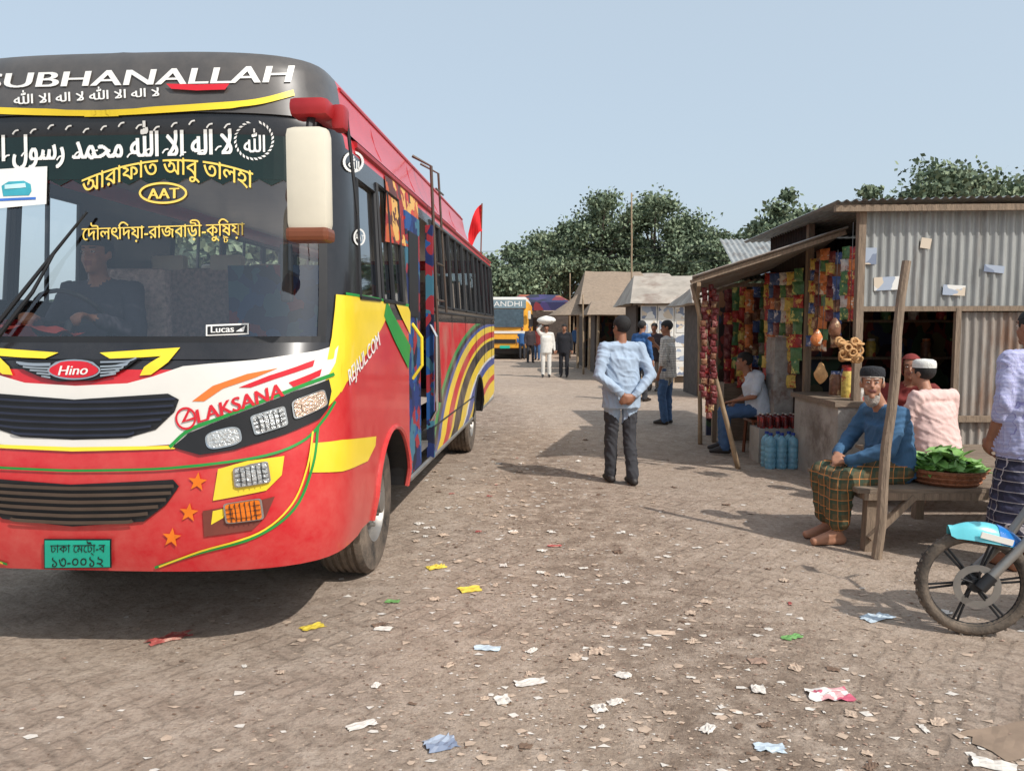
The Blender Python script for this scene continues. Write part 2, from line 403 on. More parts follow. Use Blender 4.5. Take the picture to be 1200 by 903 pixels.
pxpoly(body,[(250,598),(268,594),(262,606),(248,614)],yel,.009,mirror=True)
def star(cx,cy,r): return [(cx+(r if k%2==0 else r*.42)*math.sin(PI*k/5+.1),cy-(r if k%2==0 else r*.42)*math.cos(PI*k/5+.1)) for k in range(10)]
for c in((232,564),(222,600),(202,629)): pxpoly(body,star(*c,11.5),orange,.007,mirror=True)
pxpoly(body,[(403,346),(430,349),(456,352),(455,366),(446,385),(428,415),(405,448),(399,460)],yel,.005)
pxpoly(body,[(382,478),(399,458),(403,420),(403,346),(393,345),(388,395),(380,440)],yel,.0052)
pxpoly(body,[(366,519),(400,515),(440,511),(439,522),(430,540),(400,552),(362,553)],yel,.005)
pxpoly(body,[(452,352),(456,360),(480,405),(478,432),(462,400),(449,370)],green,.006)
pxpoly(body,[(462,354),(476,356),(480,366),(480,392),(470,372)],yel,.006)
pxstrip(body,[(404,344),(440,350),(478,358)],3,green,.007)
sc=scan('REJAUL.COM',.02,bold=.02); textpx(body,sc,quad((409,457),(445,409),(442,388),(406,434)),whitel,.008)
def ringpx(mb,c,rx,ry,w,mat,off): pxstrip(mb,[(c[0]+rx*math.cos(t),c[1]+ry*math.sin(t)) for t in np.linspace(0,2*PI,16,endpoint=False)],w,mat,off,closed=True,n=3)
def wreath(mb,c,r,mat,off):
    for k in range(26):
        t=PI*.5+(k-12.5)*.225; x,y=c[0]+r*math.cos(t),c[1]+r*math.sin(t)*1.02; d=t+PI/2+.6
        pxpoly(mb,[(x-2.5*math.cos(d),y-2.5*math.sin(d)),(x+1.3*math.sin(d),y-1.3*math.cos(d)),(x+3.5*math.cos(d),y+3.5*math.sin(d)),(x-1.3*math.sin(d),y+1.3*math.cos(d))],mat,off)
wreath(body,(413,190),11,whitel,.006)
sA=scan('ﷲ',.02,bold=.02); textpx(body,sA,quad((407,197),(420,201),(420,185),(407,181)),whitel,.006)
sc=scan('LAKSANA',.03,bold=.03); textpx(body,sc,quad((233,496),(333,464),(331,448),(230,480)),redl,.013)
ringpx(body,(219,490),11,12,2.5,redl,.013); pxpoly(body,[(214,495),(222,479),(224,481),(219,492),(229,488),(229,491)],redl,.014)
bo=body.build('body',bus); autosm(bo,35)
fr=MB(); fa=[a for a in al if abs(a)<av(6.1)]; fz=[2.60,2.66,2.7,2.77,2.84,2.88,2.915,2.93,ZT]
ga_,gz_=np.repeat(np.array(fa)[:,None],len(fz),1),np.repeat(np.array(fz)[None],len(fa),0)
P=S(ga_,gz_)+Nrm(ga_,gz_)*.004; nf=len(fz)
fr.v=[tuple(p) for p in P.reshape(-1,3)]; fr.ml=[greyp,red]
for i in range(len(fa)-1):
    for j in range(nf-1): fr.f.append((i*nf+j,(i+1)*nf+j,(i+1)*nf+j+1,i*nf+j+1)); fr.m.append(0 if abs(fa[i])<AF+.05 or j>=6 else 1)
rim=P[:,-1]
fr.add(rim.tolist()+[(0,p[1],ZT+.012) for p in rim],[(i,i+1,len(rim)+i+1,len(rim)+i) for i in range(len(rim)-1)],greyp)
fr.box((0,5.98,2.78),(1.84,.03,.30),dred)
pxstrip(fr,[(93,134),(160,131),(240,126),(300,121),(344,110)],7,yel,.010,mirror=True)
sc=scan('SUBHANALLAH',.035,bold=.022); textpx(fr,sc,quad((-20,105),(340,98),(345,78),(-16,88)),whitel,.011)
sc=scan('ﷲ ﻻﺍ ﻪﻟﺍ ﻻ ﷲ ﻻﺍ ﻪﻟﺍ ﻻ',.02,bold=.02); textpx(fr,sc,quad((18,124),(188,114),(188,100),(18,108)),whitel,.011)
f_=fr.build('roof_fairing',bus); autosm(f_,30)
for sg in(1,-1):
    em=MB(); vv=np.linspace(.75,6.05,22); P=S(sg*(AF+vv-D0),np.full(22,2.875)); em.path(P.tolist(),.014,dred,6); em.build('edge_moulding',f_)
    for v in(1.6,2.7,3.8,4.9): em=MB(); P=S(np.full(4,sg*av(v)),np.linspace(2.62,2.9,4)); em.path(P.tolist(),.006,dred,5); em.build('panel_seam',f_)
l_=MB(); pxpoly(l_,[(197,101),(232,102),(270,101),(265,108),(232,109),(203,107)],redl,.02); l_.build('marker_lamp',f_)
ws=MB(); aa=np.linspace(-WA,WA,60); zz=np.linspace(1.5,2.5,14)
Pw=S(np.repeat(aa[:,None],14,1),np.repeat(zz[None],60,0)); ws.add(Pw.reshape(-1,3).tolist(),[(i*14+j,(i+1)*14+j,(i+1)*14+j+1,i*14+j+1) for i in range(59) for j in range(13)],wind)
wo=ws.build('windscreen',bus,smooth=True)
ws=MB()
for A,Z in (([-WA,WA,WA,-WA],[1.5,1.5,1.53,1.53]),([WA-.05,WA,WA,WA-.05],[1.53,1.53,2.5,2.5]),([-WA,-WA+.05,-WA+.05,-WA],[1.53,1.53,2.5,2.5])): azpoly(ws,A,Z,darkm,.003)
azpoly(ws,[-WA+.05,WA-.05,WA-.05,-WA+.05],[2.28,2.28,2.5,2.5],dgreen,.004)
for k in range(19): a0=-WA+.06+k*.117; azpoly(ws,[a0,a0+.058,a0+.115],[2.279,2.25,2.279],dgreen,.004)
ws.build('windscreen_border',wo)
wt=MB()
sc=scan('ﷲ ﻝﻮﺳﺭ ﺪﻤﺤﻣ ﷲ ﻻﺍ ﻪﻟﺍ ﻻ',.045,bold=.035); textpx(wt,sc,quad((-26,201),(273,191),(273,139),(-26,147)),whitel,.008)
for k in range(26):
    x=6+k*10.3; y=(156 if k%2 else 188)-x*.03+3*math.sin(k*2.3); pxstrip(wt,[(x,y),(x+3,y-4),(x+7,y-5)],1.8,whitel,.009)
wreath(wt,(298,165),22,whitel,.008); textpx(wt,sA,quad((286,180),(311,179),(311,151),(286,151)),whitel,.008)
sc=scan('অারাফাত অাবু তালহা',.022,bold=.012)
textpx(wt,sc,lambda s,t:np.stack([97+200*s,(238-t*28)-20*(1-((s-.5)*2)**2)-8*s],-1),yell,.0085,split=.01)
ringpx(wt,(192,227),27,11.5,2.5,yell,.008); textpx(wt,scan('AAT',.03,bold=.03),quad((174,234),(211,233),(211,221),(174,222)),yell,.008)
full=scan('েদৗলৎিদয়া-রাজবাড়ী-কুিষয়া',.016,60,False,.01); pre=scan('েদৗলৎিদয়া-রাজবাড়ী-কুিষ',.016,60,False,.01); b_=scan('ষ',.016,40,False,.01); c_=scan('ট',.016,40,False,.01)
xr=pre[:,2].max(); bw=b_[:,2].max()-b_[:,0].min(); yb=b_[:,1].min()
cc_=c_.copy(); x0=cc_[:,0].min(); yt=cc_[:,3].max(); cc_[:,[0,2]]=xr-bw*.86+(cc_[:,[0,2]]-x0)*.62; cc_[:,[1,3]]=yb+.02+(cc_[:,[1,3]]-yt)*.42
line=normd(np.vstack([full,cc_]))
textpx(wt,line,quad((97,290),(287,284),(287,256),(97,262)),yell,.008)
pxpoly(wt,[(242,381),(292,379),(292,392),(242,394)],whitel,.008); pxpoly(wt,[(244,383),(290,381),(290,390.5),(244,392.5)],darkm,.010)
textpx(wt,scan('Lucas',.03,bold=.02),quad((248,390.5),(275,389.5),(275,382),(248,383)),whitel,.012); pxpoly(wt,[(277,389),(288,382),(286,389)],whitel,.012)
wt.build('windscreen_lettering',wo)
st=MB(); pxpoly(st,[(-8,200),(57,196),(56,240),(-8,246)],whitel,.010)
pxpoly(st,[(4,219),(12,214),(30,213),(38,217),(39,225),(36,230),(6,231)],M('teal_print',C(60,160,175),.5),.012); pxpoly(st,[(8,218),(32,216),(33,221),(8,223)],M('pale_print',C(190,225,230),.5),.014)
pxpoly(st,[(-2,234),(44,232),(44,235),(-2,237)],M('blue_print',C(60,110,190),.5),.012)
st.build('windscreen_sticker',wo)
for pts in([(0,388),(55,318),(108,252)],[(0,405),(45,345),(70,300)]):
    w_=MB(); A,Z=inv(pts); P=S(A,Z)+Nrm(A,Z)*.04; w_.path(P.tolist(),[.012,.009,.006],darkm,6); w_.build('wiper',bus)
for k,w in enumerate(wv):
    for sg in(1,-1):
        g=MB(); A=np.array([av(w[0]),av(w[1])])*sg; aa=np.linspace(A[0],A[1],6)
        P=S(np.repeat(aa[:,None],2,1),np.repeat(np.array([[w[2],w[3]]]),6,0))-Nrm(np.repeat(aa[:,None],2,1),np.repeat(np.array([[w[2],w[3]]]),6,0))*.012
        g.add(P.reshape(-1,3).tolist(),[(2*i,2*i+2,2*i+3,2*i+1) for i in range(5)],sideg if sg>0 else cleargl); go=g.build('side_window',bus)
        if k==1 and sg>0:
            pm_=MB(); pxpoly(pm_,[(450,205),(488,233),(488,292),(450,283)],posterart,.006); pm_.build('window_poster',go)
        fm=MB(); am=(w[0]+w[1])/2; P4=S(sg*np.array([av(w[0]),av(w[1]),av(w[1]),av(w[0])]),np.array([w[2],w[2],w[3],w[3]])); fm.path(P4.tolist()+[P4[0].tolist()],.016,darkm,6)
        if w[1]-w[0]>.6:
            P=S(np.array([sg*av(am)]*2),np.array([w[2],w[3]])); fm.path(P.tolist(),.016,darkm,6)
        fm.build('window_frame',go)
st=MB(); ringpx(st,(420,278),6,9,2,whitel,.006); textpx(st,scan('AAT',.03),quad((415,281),(425,284),(425,276),(415,273)),whitel,.007); st.build('window_sticker',bus)
rg=MB(); aa=np.linspace(-.9,.9,9); rg.add([(x,LEN+.0,z) for x in aa for z in(1.76,2.41)],[(2*i,2*i+2,2*i+3,2*i+1) for i in range(8)],cleargl)
rg.build('rear_window',bus)
for z,r,v0,v1,mt in((2.56,.022,.7,8.5,dred),(1.70,.012,3.0,8.5,darkm),(.49,.02,2.05,5.8,steel),(.49,.02,6.9,8.5,steel),(.75,.008,3.0,5.8,darkm)):
    ml=MB(); P=S(np.linspace(av(v0),av(v1),20),np.full(20,z)); ml.path(P.tolist(),r,mt,6); ml.build('side_moulding',bus)
for v in(4.05,5.05,6.05,7.05,8.05):
    ml=MB(); P=S(np.array([av(v)]*2),np.array([.5 if v<5.5 else 1.1,1.7])); ml.path(P.tolist(),.005,darkm,5); ml.build('panel_seam',bus)
for a0,r in ARC:
    for sg in(1,-1):
        m_=MB(); ths=np.linspace(0.02,PI-.02,24); v=a0+r*np.cos(ths); z=.45+r*.98*np.sin(ths); P=S(sg*(AF+v-D0),z); m_.path(P.tolist(),.018,darkm if a0>3 else red,6)
        Pi=P.copy(); Pi[:,0]-=sg*.5; m_.add(P.tolist()+Pi.tolist(),[(i,i+1,24+i+1,24+i) for i in range(23)],darkm)
        m_.build('wheel_arch',bus)
gr=MB()
for y,x1 in((470,208),(478,206),(486,202),(494,192),(502,180),(509,160)): pxstrip(gr,[(93,y+1),(150,y),(x1,y-3)],2.6,navy,.022,mirror=True)
gr.build('upper_grille',bus)
gr=MB()
for y,x1 in((571,206),(579,203),(587,197),(595,188),(603,176),(611,158)): pxstrip(gr,[(93,y),(150,y-1),(x1,y-3)],4,bronze,.022,mirror=True)
gr.build('lower_grille',bus)
def lampmesh(pts,mat,name,sg,parent,rnd_=4.,ribs=0):
    A,Z=inv(pts); h=MB()
    def sup(k):
        oa=[];oz=[]
        for t in np.linspace(0,2*PI,32,endpoint=False):
            s_=.5+.5*k*math.copysign(abs(math.cos(t))**(2/rnd_),math.cos(t)); u_=.5+.5*k*math.copysign(abs(math.sin(t))**(2/rnd_),math.sin(t))
            oa.append((1-u_)*((1-s_)*A[0]+s_*A[1])+u_*((1-s_)*A[3]+s_*A[2])); oz.append((1-u_)*((1-s_)*Z[0]+s_*Z[1])+u_*((1-s_)*Z[3]+s_*Z[2]))
        return sg*np.array(oa),np.array(oz)
    for k,of,m in((1.14,.018,chrome),(1.02,.024,mat),(.6,.030,mat)): azpoly(h,*sup(k),m,of)
    o=h.build(name,parent)
    if ribs:
        g=MB()
        for k in range(1,ribs+1):
            t=k/(ribs+1); a1=A[0]+(A[1]-A[0])*t;a2=A[3]+(A[2]-A[3])*t; z1=Z[0]+(Z[1]-Z[0])*t;z2=Z[3]+(Z[2]-Z[3])*t
            P=S(sg*np.array([a1,a2]),np.array([z1,z2]))+Nrm(sg*np.array([a1,a2]),np.array([z1,z2]))*.031; g.path(P.tolist(),.0022,darkm,4)
        for k in range(1,4):
            t=k/4; a1=A[0]+(A[3]-A[0])*t;a2=A[1]+(A[2]-A[1])*t; z1=Z[0]+(Z[3]-Z[0])*t;z2=Z[1]+(Z[2]-Z[1])*t
            P=S(sg*np.array([a1,a2]),np.array([z1,z2]))+Nrm(sg*np.array([a1,a2]),np.array([z1,z2]))*.031; g.path(P.tolist(),.0018,darkm,4)
        g.build('lens_rib',o)
for sg in(1,-1):
    lampmesh([(243,508),(279,499),(283,519),(246,527)],lens,'headlight',sg,bus,3.2)
    lampmesh([(296,488),(331,477),(335,497),(301,508)],lens,'headlight',sg,bus,9,5)
    lampmesh([(343,470),(376,457),(380,474),(346,490)],lensa,'headlight',sg,bus,6)
    lampmesh([(276,548),(312,542),(315,563),(278,569)],lens,'fog_lamp',sg,bus,9,5); lampmesh([(265,590),(304,584),(307,606),(268,611)],orange,'indicator_lamp',sg,bus,9,6)
pl=MB(); pxpoly(pl,[(54,630),(133,630),(133,663),(54,664)],darkm,.014); pxpoly(pl,[(55.5,631.5),(131.5,631.5),(131.5,661.5),(55.5,662.5)],teal,.018)
textpx(pl,scan('ঢাকা েমেট্া-ব',.01),quad((62,648),(126,648),(126,631),(62,632)),darkm,.020); textpx(pl,scan('১৩-০০১২',.02),quad((64,662),(124,661),(124,649),(64,650)),darkm,.020); pl.build('number_plate',bus)
bd=MB(); pxpoly(bd,[(18,425),(60,424),(120,422),(166,420),(150,431),(132,440),(110,446),(70,447),(48,441),(32,434)],darkm,.014)
for k in range(5): pxstrip(bd,[(120,426+k*3.6),(150-k*3,425+k*3.2),(162-k*8,421+k*3.8)],2,chrome,.018); pxstrip(bd,[(62,428+k*3.6),(40+k*3,428+k*3.2),(22+k*8,426+k*3.8)],2,chrome,.018)
pxpoly(bd,[(90+31*math.cos(t),434+11*math.sin(t)) for t in np.linspace(0,2*PI,24,endpoint=False)],chrome,.020)
pxpoly(bd,[(90+28.5*math.cos(t),434+9*math.sin(t)) for t in np.linspace(0,2*PI,24,endpoint=False)],redl,.023)
textpx(bd,scan('Hino',.03,bold=.02),quad((72,440),(106,439),(109,428),(75,429)),whitel,.026); bd.build('badge',bus)
A,Z=inv([(395,135)]); rootp=Vector(S(A,Z)[0])
def buslocal(p): return Vector(np.linalg.inv(BM)[:3,:3]@np.array(p)+np.linalg.inv(BM)[:3,3])
mt=buslocal(at(363,150,3.35)); mb_=buslocal(at(363,284,3.35)); mc=(mt+mb_)/2
m_=MB(); m_.rbox((mc.x,mc.y,mc.z+.02),(.182,.12,mt.z-mb_.z-.04),cream,.04); mo=m_.build('wing_mirror',bus); autosm(mo)
m_=MB(); m_.rbox((mc.x,mc.y,mb_.z+.03),(.186,.125,.06),brownp,.02); m_.build('mirror_cap',mo)
m_=MB(); m_.box((mc.x,mc.y+.063,mc.z+.02),(.15,.008,.38),chrome); m_.build('mirror_glass',mo)
m_=MB(); tp=buslocal(at(366,126,3.4)); m_.rbox((tp.x,tp.y,tp.z-.01),(.17,.14,.08),dred,.03); m_.path([(tp.x,tp.y,tp.z),(tp.x+.0,tp.y+.3,tp.z+.02),(rootp.x-.1,rootp.y+.05,rootp.z)],[.04,.04,.04],dred,10); m_.rbox((tp.x+.1,tp.y+.08,tp.z-.03),(.06,.1,.11),dred,.02); m_.path([(mc.x,mc.y,mt.z-.05),(tp.x,tp.y,tp.z)],.02,darkm); m_.path([(tp.x+.12,tp.y+.1,tp.z),(tp.x+.16,tp.y+.12,mc.z-.1)],.008,darkm); autosm(m_.build('mirror_arm',bus))
m_=MB(); q=buslocal(at(336,320,3.75)); m_.rbox(q,(.06,.03,.28),darkm,.012); m_.build('inner_mirror',bus)
def wheel(u,v,side,w=.28,r=.45):
    t=MB(); h=w/2
    pr=[(r*.56,-h),(r*.8,-h-.012),(r*.95,-h),(r,-h+.03)]
    for k in(-2,-1,0,1,2): pr+= [(r,k*.045-.012),(r-.012,k*.045-.008),(r-.012,k*.045+.008),(r,k*.045+.012)]
    pr+= [(r,h-.03),(r*.95,h),(r*.8,h+.012),(r*.56,h)]
    t.lathe(pr,(u,v,r),(side,0,0),rubber,48); wo_=empty_part('wheel',bus)
    autosm(t.build('tyre',wo_))
    m=MB(); m.lathe([(r*.57,h),(r*.55,h-.01),(r*.52,h-.06),(r*.36,h-.09),(r*.3,h-.03),(.08,h-.02),(.07,h+.04),(.001,h+.05)],(u,v,r),(side,0,0),steel,32)
    for k in range(8):
        a=k*PI/4; m.lathe([(.014,h-.08),(.014,h-.01),(.001,h-.005)],(u,v+.15*math.cos(a),r+.15*math.sin(a)),(side,0,0),steel,8)
    m.lathe([(r*.57,-h),(.001,-h+.1)],(u,v,r),(side,0,0),darkm,24)
    autosm(m.build('rim',wo_))
for v in(WFV+.02,6.35):
    for sg in(1,-1): wheel(sg*(.88 if v<3 else .92),v,sg)
ud=MB(); ud.box((0,4.4,.62),(1.7,7.9,.1),darkm); ud.box((0,4.4,.98),(2.2,7.9,.04),interior); ud.path([(-.9,WFV,.45),(.9,WFV,.45)],.06,darkm); ud.path([(-.9,6.35,.47),(.9,6.35,.47)],.08,darkm)
ud.box((0,8.6,1.35),(2.1,.05,.75),interior); ud.box((0,.62,1.4),(1.9,.3,.12),darkm)
ud.box((0,.5,1.1),(1.9,.1,.7),darkm); ud.box((0,.9,.8),(2.1,.5,.06),darkm)
ud.build('chassis',bus)
ud=MB(); ud.box((0,4.8,2.6),(2.0,7.2,.03),cream); ud.build('ceiling_lining',bus)
st=MB(); st.box((.86,2.47,.62),(.5,.9,.05),steel); st.box((.6,2.47,.8),(.04,.9,.36),darkm); st.box((.45,2.47,.8),(.3,.9,.04),steel); st.build('door_step',bus)
dd=MB(); P=S(np.array([av(2.0)]*1),np.array([1.4]))[0]
dd.box((P[0]-.04,2.26,1.45),(.04,.52,1.86),doorart); dd.box((P[0]-.017,2.26,1.95),(.008,.34,.6),darkm); dd.path([(P[0]-.02,2.2,1.2),(P[0]+.05,2.2,1.3),(P[0]+.05,2.2,1.5),(P[0]-.02,2.2,1.6)],.012,yel,6)
dd.build('door',bus)
pn=MB(); pn.box((1.128,2.96,1.45),(.06,.05,1.9),doorart); pn.path([(1.13,2.95,.8),(1.19,2.9,.9),(1.19,2.9,1.5),(1.13,2.95,1.6)],.014,chrome,6); pn.build('door_frame',bus)
pn=MB(); pn.box((.5,1.93,1.5),(1.2,.03,1.0),doorart); pn.build('partition_panel',bus)
ld=MB(); ld.path([(.99,2.98,2.96),(1.14,3.0,2.88),(1.2,3.02,.95)],.013,bronze,8); ld.path([(1.0,3.28,2.96),(1.15,3.3,2.88),(1.21,3.32,1.7)],.010,bronze,8)
for k in range(4): ld.path([(1.18,3.0,1.8+k*.3),(1.19,3.3,1.8+k*.3)],.009,bronze,6)
ld.build('roof_ladder',bus)
def seatobj():
    s=MB(); s.rbox((0,0,1.42),(.9,.42,.12),seatm,.04); s.rbox((0,.22,1.72),(.9,.1,.62),seatm,.04); s.box((0,0,1.17),(.7,.3,.36),darkm)
    s.rbox((-.23,.22,2.06),(.26,.09,.14),cream,.03).rbox((.23,.22,2.06),(.26,.09,.14),cream,.03); o=s.build('passenger_seat',bus); autosm(o); return o
s0=seatobj(); s0.location=(-.6,2.3,0)
for v in np.arange(2.3,8,.85):
    for u in(-.62,.62):
        if (u<0 and v<2.4) or (u>0 and v<3.2): continue
        c=s0.copy(); col.objects.link(c); c.location=(u,v,0)
ds=MB(); ds.rbox((-.42,1.0,1.25),(.5,.45,.12),seatm,.04); ds.rbox((-.42,1.25,1.6),(.5,.1,.66),seatm,.04); ds.box((-.42,1.0,1.08),(.4,.3,.3),darkm); autosm(ds.build('driver_seat',bus))
sw=MB(); q=Matrix.Rotation(R(-55),3,'X'); pts=[Vector((-.42,.68,1.6))+q@Vector((.2*math.cos(t),.2*math.sin(t),0)) for t in np.linspace(0,2*PI,25)]; sw.path(pts,.013,darkm,8,cap=False); sw.path([(-.42,.68,1.6),(-.42,.58,1.42)],.03,darkm); sw.beam(pts[0],pts[12],.03,.015,darkm); sw.build('steering_wheel',bus)
cl=MB(); pts=[];nx,ny=14,6
for i in range(nx):
    for j in range(ny):
        x=-.95+i*.045; y=.46+j*.05; pts.append((x,y,1.53+.05*noise.noise(Vector((x*9,y*9,1)))+.05*math.sin(i/nx*PI)))
redcl=M('red_cloth',C(205,74,60),.9,var=.2)
cl.add(pts,[(i*ny+j,(i+1)*ny+j,(i+1)*ny+j+1,i*ny+j+1) for i in range(nx-1) for j in range(ny-1)],redcl)
co=cl.build('folded_cloth',None,smooth=True); co.matrix_world=Matrix(BM.tolist()); tag(co,'red cloth lying crumpled on the dashboard behind the windscreen of the red bus','cloth')
def BW(u,v,z): return Vector(BM[:3,:3]@np.array([u,v,z])+BM[:3,3])
fp=empty('flag',BW(.98,8.2,2.66),'small red flag on a thin stick at the rear roof edge of the red bus','flag')
m_=MB(); m_.path([(0,0,0),(.02,0,.75)],.01,brownp,6); m_.build('flag_stick',fp)
m_=MB(); pts=[(.02-.035*i,.04*math.sin(i*1.3+j*.7),.74-j*.08-.012*i*i) for i in range(7) for j in range(6)]
m_.add(pts,[(i*6+j,(i+1)*6+j,(i+1)*6+j+1,i*6+j+1) for i in range(6) for j in range(5)],M('red_flag_cloth',C(214,30,36),.8,var=.1)); m_.build('flag_cloth',fp,smooth=True)
# ---------------------------------------------------------------- PEOPLE
skin=M('brown_skin',C(146,100,76),.55,var=.1,scale=14); skin2=M('tan_skin',C(166,118,92),.55,var=.1,scale=14); lipm=M('lip_skin',C(124,74,64),.5,var=.1)
eyew=M('eye_white',C(205,196,186),.3,var=.02); eyek=M('eye_dark',C(30,20,16),.2,var=.02)
hairk=M('black_hair',C(26,23,22),.7,var=.3,scale=60,bump=.6,bscale=120); hairw=M('grey_beard_hair',C(184,172,160),.9,var=.3,scale=70,bump=.9,bscale=120)
def cloth(name,c,**k): return M(name,c,.9,var=.1,scale=9,bump=.35,bscale=16,stretch=(1,1,.6),**k)
def plaid(name,a,b,c,s=14):
    m,t,bs=nt(name); tc=N(t,'ShaderNodeTexCoord'); sx=N(t,'ShaderNodeSeparateXYZ'); t.links.new(tc.outputs['Object'],sx.inputs[0])
    def band(o,sc,th): return math_(t,'GREATER_THAN',math_(t,'FRACT',math_(t,'MULTIPLY',o,sc)),th)
    h=math_(t,'ADD',sx.outputs[0],sx.outputs[1])
    o=mixc(t,math_(t,'MULTIPLY',band(sx.outputs[2],s,.6),.7),a,b); o=mixc(t,math_(t,'MULTIPLY',band(h,s*.9,.6),.7),o,b); o=mixc(t,band(sx.outputs[2],s,.93),o,c); o=mixc(t,band(h,s*.9,.93),o,c)
    t.links.new(o,bs.inputs['Base Color']); bs.inputs['Roughness'].default_value=.9
    n=N(t,'ShaderNodeTexNoise'); n.inputs['Scale'].default_value=18; t.links.new(tc.outputs['Object'],n.inputs[0]); bp=N(t,'ShaderNodeBump'); bp.inputs['Strength'].default_value=.5; bp.inputs['Distance'].default_value=.03; t.links.new(n.outputs[0],bp.inputs['Height']); t.links.new(bp.outputs[0],bs.inputs['Normal'])
    return m
V3=Vector
def cap_geo(vs,fs,p0,p1,r0,r1,seg=14):
    p0,p1=V3(p0),V3(p1); d=p1-p0
    if d.length<1e-5: d=V3((0,0,1e-4)); p1=p0+d
    q=d.to_track_quat('Z','Y').to_matrix(); b=len(vs); rg=[]
    for k in range(1,5): ph=-PI/2+k*PI/8; rg.append((p0,r0,ph))
    for k in range(0,4): ph=k*PI/8; rg.append((p1,r1,ph))
    vs.append(p0-q@V3((0,0,r0)))
    for c,r,ph in rg:
        for k in range(seg): t=2*PI*k/seg; vs.append(c+q@V3((r*math.cos(ph)*math.cos(t),r*math.cos(ph)*math.sin(t),r*math.sin(ph))))
    vs.append(p1+q@V3((0,0,r1))); e=len(vs)-1; n=len(rg)
    for k in range(seg): fs.append((b,b+1+(k+1)%seg,b+1+k)); fs.append((e,b+1+(n-1)*seg+k,b+1+(n-1)*seg+(k+1)%seg))
    for i in range(n-1):
        for k in range(seg): fs.append((b+1+i*seg+k,b+1+i*seg+(k+1)%seg,b+1+(i+1)*seg+(k+1)%seg,b+1+(i+1)*seg+k))
def ell_geo(vs,fs,c,r,mat3,seg=18,rn=10):
    b=len(vs); c=V3(c); vs.append(c+mat3@V3((0,0,-r[2])))
    for i in range(1,rn):
        ph=-PI/2+PI*i/rn
        for k in range(seg): t=2*PI*k/seg; vs.append(c+mat3@V3((r[0]*math.cos(ph)*math.cos(t),r[1]*math.cos(ph)*math.sin(t),r[2]*math.sin(ph))))
    vs.append(c+mat3@V3((0,0,r[2]))); e=len(vs)-1
    for k in range(seg): fs.append((b,b+1+(k+1)%seg,b+1+k)); fs.append((e,b+1+(rn-2)*seg+k,b+1+(rn-2)*seg+(k+1)%seg))
    for i in range(rn-2):
        for k in range(seg): fs.append((b+1+i*seg+k,b+1+i*seg+(k+1)%seg,b+1+(i+1)*seg+(k+1)%seg,b+1+(i+1)*seg+k))
def fr_geo(vs,fs,p0,p1,ra,rb,mat3,seg=28):
    b=len(vs)
    for p,r in((p0,ra),(p1,rb)):
        for k in range(seg): t=2*PI*k/seg; vs.append(V3(p)+mat3@V3((r[0]*math.cos(t),r[1]*math.sin(t),0)))
    fs.append(tuple(b+k for k in range(seg))[::-1]); fs.append(tuple(b+seg+k for k in range(seg)))
    for k in range(seg): fs.append((b+k,b+(k+1)%seg,b+seg+(k+1)%seg,b+seg+k))
I3=Matrix.Identity(3)
